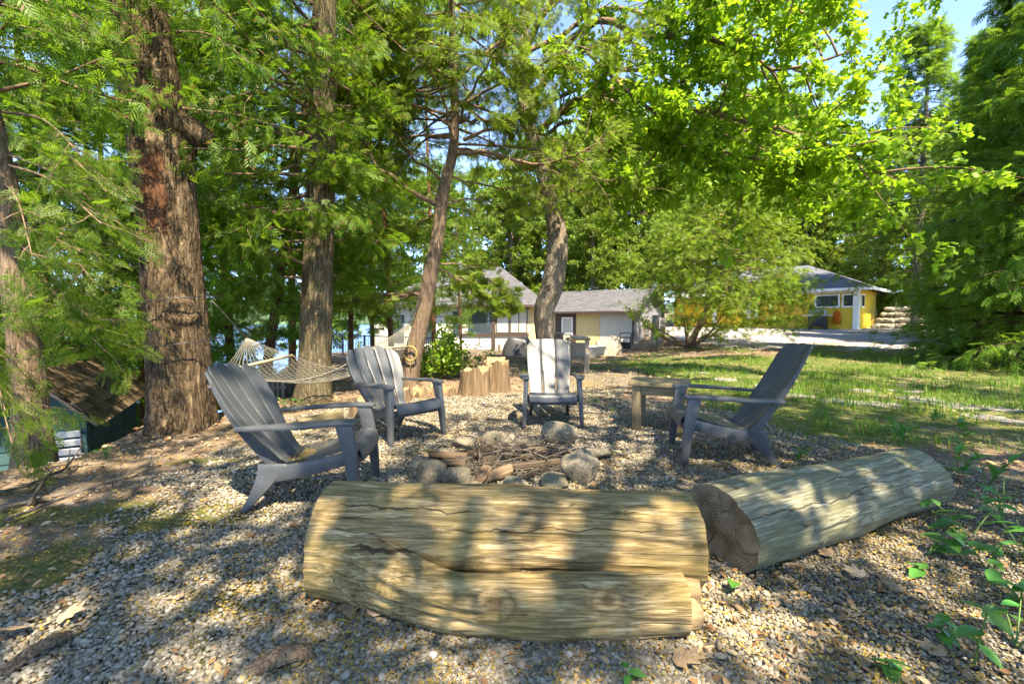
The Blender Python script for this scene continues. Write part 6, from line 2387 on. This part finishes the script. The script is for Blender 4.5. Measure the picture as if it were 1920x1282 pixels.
rg = np.random.default_rng(77)
N0 = 175000
azm = np.radians(rg.uniform(-57, 57, N0))
rad = 1.25 * np.exp(rg.uniform(0, 1, N0) ** 1.15 * math.log(8.0 / 1.25))
X, Y = np.sin(azm) * rad, np.cos(azm) * rad
gm, lm, mm, dm_ = zone_masks(X, Y)
keep = (gm - mm * .85 - lm * .9 - 1.5 * np.clip(fbm(X * 2.2, Y * 2.2, 0, 3, 123) - .54, 0, 1) * rg.random(N0) * 2.2 + (rg.random(N0) - .5) * .35 > .45)
ring = np.hypot(X - 0.0, (Y - 3.85)) < .5
keep &= ~ring
stray = rg.random(N0) < .05
keep |= stray & (mm < .5) & (lm < .5) & ~ring
X, Y = X[keep], Y[keep]
n = len(X)
Z = gh0(X, Y) + gnoise(X, Y)
big = .0056 + .0066 * rg.random(n) ** 2.2 + .0009 * np.hypot(X, Y)
fine_side = sstep(.6, 1.8, X) * (1 - sstep(3.0, 5.0, Y))
big *= (1 - .35 * fine_side) * np.where(rg.random(n) < .02, 1.55, 1.0)
pts = np.stack([X, Y, Z + big * rg.uniform(-.05, .5, n) + .004], -1)
rot = np.stack([rg.normal(0, .3, n), rg.normal(0, .3, n), rg.uniform(0, 6.28, n)], -1)
scatter_gn('gravel', pts, rot, big, pcol, 'loose grey pebbles of the gravel circle round the fire pit')

# yellow seed scales and tiny leaf scraps blown over the gravel
def m_litter(name, stops, rough=.85):
    k = NT(name)
    isl = k.n('ShaderNodeNewGeometry').outputs['Random Per Island']
    return k.fin(k.ramp(isl, stops), rough, .1)


M['seed'] = m_litter('seed_scale', [(0, (.20, .13, .035)), (.4, (.34, .22, .045)), (.75, (.42, .30, .07)), (1, (.16, .08, .03))])
M['dryleaf'] = m_litter('dry_leaf', [(0, (.13, .07, .035)), (.35, (.24, .13, .06)), (.7, (.33, .21, .11)), (1, (.42, .31, .19))])
N0 = 95000
azm = np.radians(rg.uniform(-57, 57, N0))
rad = 1.25 * np.exp(rg.uniform(0, 1, N0) * math.log(9.0 / 1.25))
X, Y = np.sin(azm) * rad, np.cos(azm) * rad
dens = fbm(X * 1.6, Y * 1.6, 0, 3, 61)
keep = rg.random(N0) < np.clip((dens - .40) * 3.2 + .45 * sstep(.3, 1.6, X) * (Y < 3), 0, 1) * .75
X, Y = X[keep], Y[keep]
n = len(X)
Z = gh0(X, Y) + gnoise(X, Y) + rg.uniform(.008, .024, n)
dirs = np.stack([np.cos(a := rg.uniform(0, 6.28, n)), np.sin(a), rg.normal(0, .25, n)], -1)
nr = np.stack([rg.normal(0, .4, n), rg.normal(0, .4, n), np.ones(n)], -1)
SEED = (np.array([(0, 0, 0), (.5, .28, .06), (1, 0, 0), (.5, -.28, .06)]), np.array([(0, 1, 2, 3)]))
v, f = scatter(SEED, np.stack([X, Y, Z], -1), dirs, nr, rg.uniform(.007, .016, n) * (1 + .1 * np.hypot(X, Y)))
tag(ob('seed_litter', mesh_np('seed_litter', v, f, M['seed'])), 'yellow seed scales strewn over the gravel and logs', 'litter', kind='stuff')

# a drift of the same scales at the back of the nearest chair's seat
ch1 = [o for o in bpy.data.objects if o.name == 'lawn_chair'][0]
mw = ch1.matrix_basis
n = 260
pl = np.stack([rg.normal(0, .10, n), rg.normal(.02, .05, n), np.zeros(n)], -1)
pl[:, 2] = .268 + .16 * pl[:, 0] ** 2 + np.clip(.03 - pl[:, 1], 0, None) * .30 + rg.uniform(.002, .006, n)
ps = np.array([tuple(mw @ Vector(q)) for q in pl])
dirs = np.stack([np.cos(a := rg.uniform(0, 6.28, n)), np.sin(a), rg.normal(0, .15, n)], -1)
nr = np.stack([rg.normal(0, .2, n), rg.normal(0, .2, n), np.ones(n)], -1)
v, f = scatter(SEED, ps, dirs, nr, rg.uniform(.010, .018, n))
tag(ob('seat_seeds', mesh_np('seat_seeds', v, f, M['seed'])), 'small drift of yellow seed scales on the seat of the nearest fan-backed chair', 'litter', kind='stuff')

# brown leaf litter under the trees
N0 = 26000
X, Y = rg.uniform(-9, 13, N0), rg.uniform(2, 22, N0)
gm, lm, mm, dm_ = zone_masks(X, Y)
keep = rg.random(N0) < np.clip(1.0 - gm * .88 - lm * .75 - dm_, 0.02, 1) * (.35 + .65 * (fbm(X * .8, Y * .8, 0, 3, 90) > .48))
X, Y = X[keep], Y[keep]
n = len(X)
Z = gh0(X, Y) + gnoise(X, Y) + rg.uniform(.005, .03, n)
dirs = np.stack([np.cos(a := rg.uniform(0, 6.28, n)), np.sin(a), rg.normal(0, .3, n)], -1)
nr = np.stack([rg.normal(0, .45, n), rg.normal(0, .45, n), np.ones(n)], -1)
v, f = scatter(LF_O, np.stack([X, Y, Z], -1), dirs, nr, rg.uniform(.03, .085, n))
tag(ob('leaf_litter', mesh_np('leaf_litter', v, f, M['dryleaf'])), 'brown fallen leaves and needles covering the earth under the trees', 'leaf litter', kind='stuff')

# small leaf scraps caught between the pebbles close by
N0 = 5200
azm = np.radians(rg.uniform(-57, 57, N0))
rad = 1.3 * np.exp(rg.uniform(0, 1, N0) * math.log(6.0 / 1.3))
X, Y = np.sin(azm) * rad, np.cos(azm) * rad
keep = rg.random(N0) < np.clip((fbm(X * 1.3, Y * 1.3, 0, 3, 141) - .42) * 5 + .4 * (X > .8), .06, 1)
X, Y = X[keep], Y[keep]
n = len(X)
Z = gh0(X, Y) + gnoise(X, Y) + rg.uniform(.012, .028, n)
dirs = np.stack([np.cos(a := rg.uniform(0, 6.28, n)), np.sin(a), rg.normal(0, .35, n)], -1)
nr = np.stack([rg.normal(0, .5, n), rg.normal(0, .5, n), np.ones(n)], -1)
v, f = scatter(LF_O, np.stack([X, Y, Z], -1), dirs, nr, rg.uniform(.015, .045, n))
tag(ob('leaf_scraps', mesh_np('leaf_scraps', v, f, M['dryleaf'])), 'brown leaf scraps caught between the pebbles of the gravel', 'leaf litter', kind='stuff')

# single dry leaves large enough to pick out
dl_me = mesh_np('dry_leaf', np.array([(x, y, .22 * abs(y) + .1 * x * x + .03 * math.sin(9 * y + 5 * x)) for x, y, z in LF_M[0]]), LF_M[1], None)
M['leaf_tan'] = m_plain('tan_dry_leaf', (.36, .25, .15), .8, .15, .35, 14, objvar=.35)
dl_me.materials.append(M['leaf_tan'])
DRY = [(1260, 1245, .17, 'curled tan maple leaf lying in front of the long log near the bottom edge'), (1300, 1225, .12, 'second tan maple leaf tucked under the right end of the long log'),
       (1692, 1118, .13, 'pale dry maple leaf on the gravel below the grey log'), (1560, 1050, .15, 'reddish-brown curled leaf below the middle of the grey log'), (1620, 1090, .14, 'crumpled brown leaf between the grey log and the pale maple leaf'),
       (1775, 1240, .14, 'pale dry leaf near the bottom right corner'), (340, 1080, .08, 'small upright tan leaf on the gravel left of the long log'), (328, 1130, .06, 'tiny dark curled leaf below the upright tan one'),
       (115, 1165, .15, 'tan curled leaf beside the moss at the left edge'), (60, 1185, .2, 'large tan leaf on the moss near the left edge'), (700, 1165, .12, 'brown leaf in the shadow under the long log'), (650, 1165, .1, 'tan leaf under the left end of the long log'),
       (845, 815, .07, 'orange-brown leaf on the gravel left of the fire ring'), (1160, 1010, .07, 'x')]
for i, (px, py, s, lab) in enumerate(DRY[:-1]):
    p = G(px, py)
    o = ob('fallen_leaf', dl_me, None, (p.x, p.y, p.z + .02), (rs.uniform(-.35, .35), rs.uniform(-.3, .3), rs.uniform(0, 6.28)), s * .75)
    tag(o, lab, 'leaf', 'single dry leaves on the gravel')
# bark pieces and twigs on the gravel
for i, (x0, y0, x1, y1, r_, lab, mt_) in enumerate(((470, 1262, 585, 1225, .03, 'curved piece of bark on the gravel at the bottom, left of the long log', 'bark_cedar'), (0, 1275, 130, 1200, .02, 'strip of bark at the bottom left corner', 'bark_cedar'),
                                              (1385, 1110, 1470, 1050, .012, 'straight brown stick by the cut end of the grey log', 'stick'), (1330, 1255, 1352, 1195, .006, 'thin bent twig below the right end of the long log', 'stick'))):
    a, b = G(x0, y0), G(x1, y1)
    if 'bark' in lab:
        mb = MB()
        L = (b - a).length
        v, f = grid_solid(lambda u, w: (Vector((w * L, (u - .5) * r_ * 3.2 * (1 - .4 * abs(w - .5)), .02 - 2.2 * (u - .5) ** 2 * r_ + .02 * math.sin(w * 3))), Vector((0, 0, 1))), 6, 9, .008)
        o = ob('bark_piece', fixn(mesh_py('bark_piece', v, f, M[mt_])), None, (a.x, a.y, a.z + .012), (0, 0, math.atan2(b.y - a.y, b.x - a.x)))
        tag(o, lab, 'bark')
    else:
        o = stick(a + Vector((0, 0, .015)), b + Vector((0, 0, .02)), r_, n=9, seed=i, fork=1).build('dry_stick', M['stick'], None, True)
        tag(o, lab, 'stick', 'sticks on the gravel')
for i, (x0, y0, x1, y1, r_, lab) in enumerate(((0, 962, 300, 880, .016, 'long forked fallen branch on the earth at the left edge'), (10, 985, 240, 905, .012, 'thinner fallen branch lying below the long forked one'),
                                              (55, 955, 160, 862, .012, 'bent pale branch sticking up from the fallen brush at the left'), (0, 930, 110, 905, .012, 'short fallen branch by the base of the left-edge cedar'), (345, 963, 415, 943, .007, 'thin stick left of the nearest chair leg'))):
    a, b = G(x0, y0), G(x1, y1)
    up1 = .16 if 'sticking' in lab else .04
    o = stick(a + Vector((0, 0, .03)), b + Vector((0, 0, up1)), r_, n=14, seed=i + 40, fork=5).build('fallen_branch', M['stick'], None, True)
    tag(o, lab, 'branch', 'fallen branches at the left')

# ------------------------------------------------------------------ grass
def blades(X, Y, hmin, hmax, per, spread, wid=.0035):
    n = len(X) * per
    x = np.repeat(X, per) + rg.normal(0, spread, n)
    y = np.repeat(Y, per) + rg.normal(0, spread, n)
    z = gh0(x, y) + gnoise(x, y) - .005
    h = rg.uniform(hmin, hmax, n)
    a = rg.uniform(0, 6.28, n)
    lean = rg.uniform(.1, .7, n)
    d = np.stack([np.cos(a), np.sin(a), 0 * a], -1)
    s = np.stack([-np.sin(a), np.cos(a), 0 * a], -1)
    p = np.stack([x, y, z], -1)
    u = np.array([0, 0, 1.0])
    w = (wid * rg.uniform(.7, 1.4, n))[:, None]
    m1 = p + u * (h * .55)[:, None] + d * (h * lean * .25)[:, None]
    tip = p + u * (h * .95)[:, None] + d * (h * lean * .8)[:, None]
    v = np.stack([p - s * w, p + s * w, m1 + s * w * .8, m1 - s * w * .8, tip, tip + s * w * .1], 1)
    f = np.array([(0, 1, 2, 3), (3, 2, 5, 4)])[None] + (np.arange(n) * 6)[:, None, None]
    return v.reshape(-1, 3), f.reshape(-1, 4)


N0 = 40000
X, Y = rg.uniform(0, 18, N0), rg.uniform(4.0, 19, N0)
gm, lm, mm, dm_ = zone_masks(X, Y)
patch = fbm(X * 1.1, Y * 1.1, 0, 4, 15)
pr = lm * np.clip((patch - .36) * 4.5, 0.03, 1) * (X / Y < 1.25) * np.clip(8.0 / Y, .35, 1)
keep = rg.random(N0) < pr
v1, f1 = blades(X[keep], Y[keep], .035, .13, 5, .035)
tall = keep & (rg.random(N0) < .05)
v2, f2 = blades(X[tall], Y[tall], .12, .26, 6, .03, .004)
v = np.concatenate([v1, v2])
f = np.concatenate([f1, f2 + len(v1)])
tag(ob('lawn_grass', mesh_np('lawn_grass', v, f, M['grass'])), 'patchy grass of the lawn right of the fire pit', 'grass', kind='stuff')

# stepping stones in the lawn
fp = thing('stone_path', 'row of flat stepping stones sunk in the grass right of the fire pit', 'path')
fp['kind'] = 'structure'
M['flag'] = m_plain('flagstone', (.20, .185, .16), .85, .2, .2, 7, .4, objvar=.2)
for i, (px, py, w) in enumerate(((1500, 742, 70), (1570, 752, 80), (1640, 757, 90), (1720, 748, 90), (1790, 760, 100), (1870, 766, 90), (1845, 782, 80), (1905, 790, 90), (1620, 733, 60), (1700, 733, 60), (1260, 690, 50), (1310, 700, 60), (1360, 712, 60), (1430, 725, 60))):
    p = G(px, py)
    r_ = w / F_PX * p.y / 2
    na_ = 11
    pl = [(r_ * rs.uniform(.8, 1.1) * math.cos(q / na_ * 6.283), r_ * .85 * rs.uniform(.8, 1.1) * math.sin(q / na_ * 6.283)) for q in range(na_)]
    o = MB().prism(pl, lambda q: (q[0], q[1], -.03), lambda q: (q[0] * .97, q[1] * .97, .008)).build('flagstone', M['flag'], fp)
    fixn(o.data)
    o.location = p
    o.rotation_euler = (rs.uniform(-.02, .02), rs.uniform(-.02, .02), 0)

# ------------------------------------------------------------------ leafy plants
def leaf_mesh(name, outline, fold=.15, curl=.25, mat=None):
    """two-sided blade with a midrib fold; outline: list of (x, halfwidth)"""
    v, f = [], []
    for i, (x, w) in enumerate(outline):
        z = -curl * x * x
        v += [(x, -w, z + fold * w), (x, -w * .5, z + fold * w * .35), (x, 0, z), (x, w * .5, z + fold * w * .35), (x, w, z + fold * w)]
    for i in range(len(outline) - 1):
        for j in range(4):
            f.append((i * 5 + j, (i + 1) * 5 + j, (i + 1) * 5 + j + 1, i * 5 + j + 1))
    return mesh_py(name, v, f, mat, True)


HEART = leaf_mesh('leaf', [(-.06, .14), (0, .25), (.12, .335), (.3, .345), (.5, .28), (.7, .18), (.88, .07), (1, .005)], .2, .22, M['weed'])
LANCE = leaf_mesh('leaf', [(0, .02), (.15, .10), (.35, .16), (.55, .15), (.75, .10), (.9, .045), (1, .004)], .3, .35, M['weed'])
OVAL = leaf_mesh('leaf', [(0, .03), (.12, .16), (.3, .25), (.5, .26), (.7, .2), (.88, .09), (1, .01)], .2, .25, M['weed'])
M['stem'] = m_plain('green_stem', (.10, .17, .04), .6, .3, .2, 20)
M['stem_red'] = m_plain('reddish_stem', (.22, .10, .05), .6, .3, .2, 20)


def plant(label, px, py, leaves, H, size, shape, seed, group, stems=1, spread=.12, stemmat='stem', up=.35, cat='plant'):
    r_ = random.Random(seed)
    p = G(px, py)
    t = thing('leafy_weed', label, cat, p, 0, group)
    per = max(1, leaves // stems)
    for s in range(stems):
        a0 = r_.uniform(0, 6.283)
        l_ = spread * r_.uniform(.3, 1) if stems > 1 else spread * .3
        hh = H * r_.uniform(.65, 1.1)
        top = Vector((l_ * math.cos(a0), l_ * math.sin(a0), hh))
        path = catmull([(0, 0, -.01), tuple(top * .5 + Vector((0, 0, hh * .08))), tuple(top)], 7)
        MB().tube(path, np.linspace(.0042, .002, 7), 5).build('stem', M[stemmat], t, True)
        for k in range(per):
            u = .3 + .7 * (k + .6) / per
            q = Vector(path[min(6, int(u * 6))])
            a = a0 + k * 2.4 + r_.uniform(-.4, .4)
            o = ob('leaf', shape, t, q, (0, 0, 0), size * r_.uniform(.55, 1.05))
            o.rotation_euler = (Matrix.Rotation(a, 3, 'Z') @ Matrix.Rotation(-r_.uniform(up - .35, up + .3), 3, 'Y') @ Matrix.Rotation(r_.uniform(-.3, .3), 3, 'X')).to_euler()
    return t


GV = 'heart-leaved plants in the lower right'
plant('heart-leaved plant resting its top leaves on the grey log', 1690, 985, 4, .20, .105, HEART, 1, GV, 1, .2, up=.1)
plant('clump of three broad heart leaves right of the grey log', 1735, 1040, 6, .15, .13, HEART, 2, GV, 2, .12, up=.1)
plant('low heart-leaved seedling below the broad clump', 1730, 1085, 4, .06, .085, HEART, 3, GV, 1, .1, up=.1)
plant('single heart-leaved seedling beside the cut end of the grey log', 1378, 1112, 2, .07, .085, HEART, 4, GV, 1, .06, up=.2)
plant('drooping lobed seedling near the right edge at mid height of the gravel', 1765, 1200, 7, .10, .085, OVAL, 5, GV, 1, .1, up=.1)
plant('tall seedling with a bare stalk near the right edge', 1825, 1250, 6, .24, .11, OVAL, 6, GV, 1, .12, up=.05)
plant('heart-leaved seedling at the bottom edge right of the long log', 1680, 1272, 5, .07, .09, HEART, 7, GV, 1, .1, up=.1)
plant('small seedling at the very bottom under the middle of the long log', 1180, 1290, 4, .05, .075, OVAL, 8, GV, 1, .1, up=.2)
plant('leafy green clump at the right edge beside the grey log', 1880, 985, 16, .24, .12, LANCE, 9, GV, 5, .28, up=.35)
plant('lush green clump cut by the right edge', 1925, 1050, 16, .26, .14, LANCE, 10, GV, 5, .25, up=.3)
plant('leaf cluster just right of the end of the grey log', 1820, 1005, 14, .16, .12, OVAL, 11, GV, 4, .25, up=.3)
plant('arching seedling between the broad clump and the right edge', 1850, 1065, 8, .20, .12, HEART, 12, GV, 2, .2, up=.15)
plant('low leaves at the right edge below the lush clump', 1915, 1130, 10, .12, .11, OVAL, 13, GV, 3, .2, up=.2)
plant('seedling by the bottom right corner', 1905, 1215, 8, .14, .11, OVAL, 14, GV, 3, .16, up=.2)
LW_ = 'tall weeds at the edge of the lawn'
plant('tall reddish-stemmed weed on the bare patch beyond the grey log', 1798, 858, 14, .36, .16, LANCE, 21, LW_, 2, .1, 'stem_red', .8)
plant('second tall weed just below the reddish-stemmed one', 1800, 905, 12, .26, .15, LANCE, 22, LW_, 2, .1, 'stem_red', .7)
plant('rosette weed between the grey log and the dark chair', 1490, 868, 8, .12, .09, OVAL, 23, LW_, 2, .1, up=.4)
plant('spiky weed right of the far end of the grey log', 1850, 915, 12, .22, .15, LANCE, 24, LW_, 3, .12, 'stem', .9)
plant('pale grassy weed left of the tall reddish weed', 1690, 835, 14, .2, .16, LANCE, 25, LW_, 3, .08, 'stem', 1.0)
plant('leafy weed in the lawn near the stepping stones', 1745, 795, 10, .16, .13, LANCE, 26, LW_, 2, .1, 'stem', .7)
plant('green sprouts beside the log round under the hammock', 690, 775, 18, .14, .09, OVAL, 27, LW_, 5, .2, 'stem', .5)
plant('small sprout at the foot of the orange-brown stump', 940, 733, 6, .16, .09, OVAL, 28, LW_, 1, .05, 'stem', .5)
plant('sprout in front of the teal shed', 205, 858, 8, .08, .08, OVAL, 29, LW_, 2, .12, 'stem', .3)
plant('leafy sprouts left of the mossy trunk', 545, 772, 16, .2, .09, OVAL, 30, LW_, 5, .25, 'stem', .5)

# bright green shrub before the deck
def shrub(label, px, py, H, R_, seed, mat='shrub', nb=46, size=.075, fr=26, d=None):
    if d:
        p = at(px, py, d)
        p.z = gh(p.x, p.y)
    else:
        p = G(px, py)
    g = Grow(seed)
    for k in range(nb):
        a = g.r.uniform(0, 6.28)
        e = g.r.uniform(.15, 1.0)
        pts = g.wander((g.r.normal(0, .08), g.r.normal(0, .08), 0), (math.cos(a) * (1 - e) * R_ * 1.5, math.sin(a) * (1 - e) * R_ * 1.5, H * (.35 + e * .6)), H * g.r.uniform(.6, 1.1), 7, (0, 0, -.15), .3)
        g.line(pts, .008, .002, 4)
        g.leaves(pts, fr, size, .07, .3, .5, .25, 1.2)
    t = thing('leafy_shrub', label, 'shrub', p)
    v, f = g.wood()
    ob('stems', mesh_np('stems', v, f, M['twig'], True), t)
    v, f = g.crown(LF_O)
    ob('foliage', mesh_np('foliage', v, f, M[mat]), t)
    return t


shrub('bright green bush in front of the deck railing left of the stumps', 838, 708, 1.05, .75, 5, 'shrub', 60, .10, 30)
shrub('low green bush at the foot of the railing beside the leaning cedar', 790, 690, .6, .5, 6, 'shrub', 30, .09, 24, 10.5)
shrub('low dark brush at the skirt of the dense cedar right of the lawn', 1800, 672, .8, 1.2, 7, 'cedar_dark', 60, .13, 30)
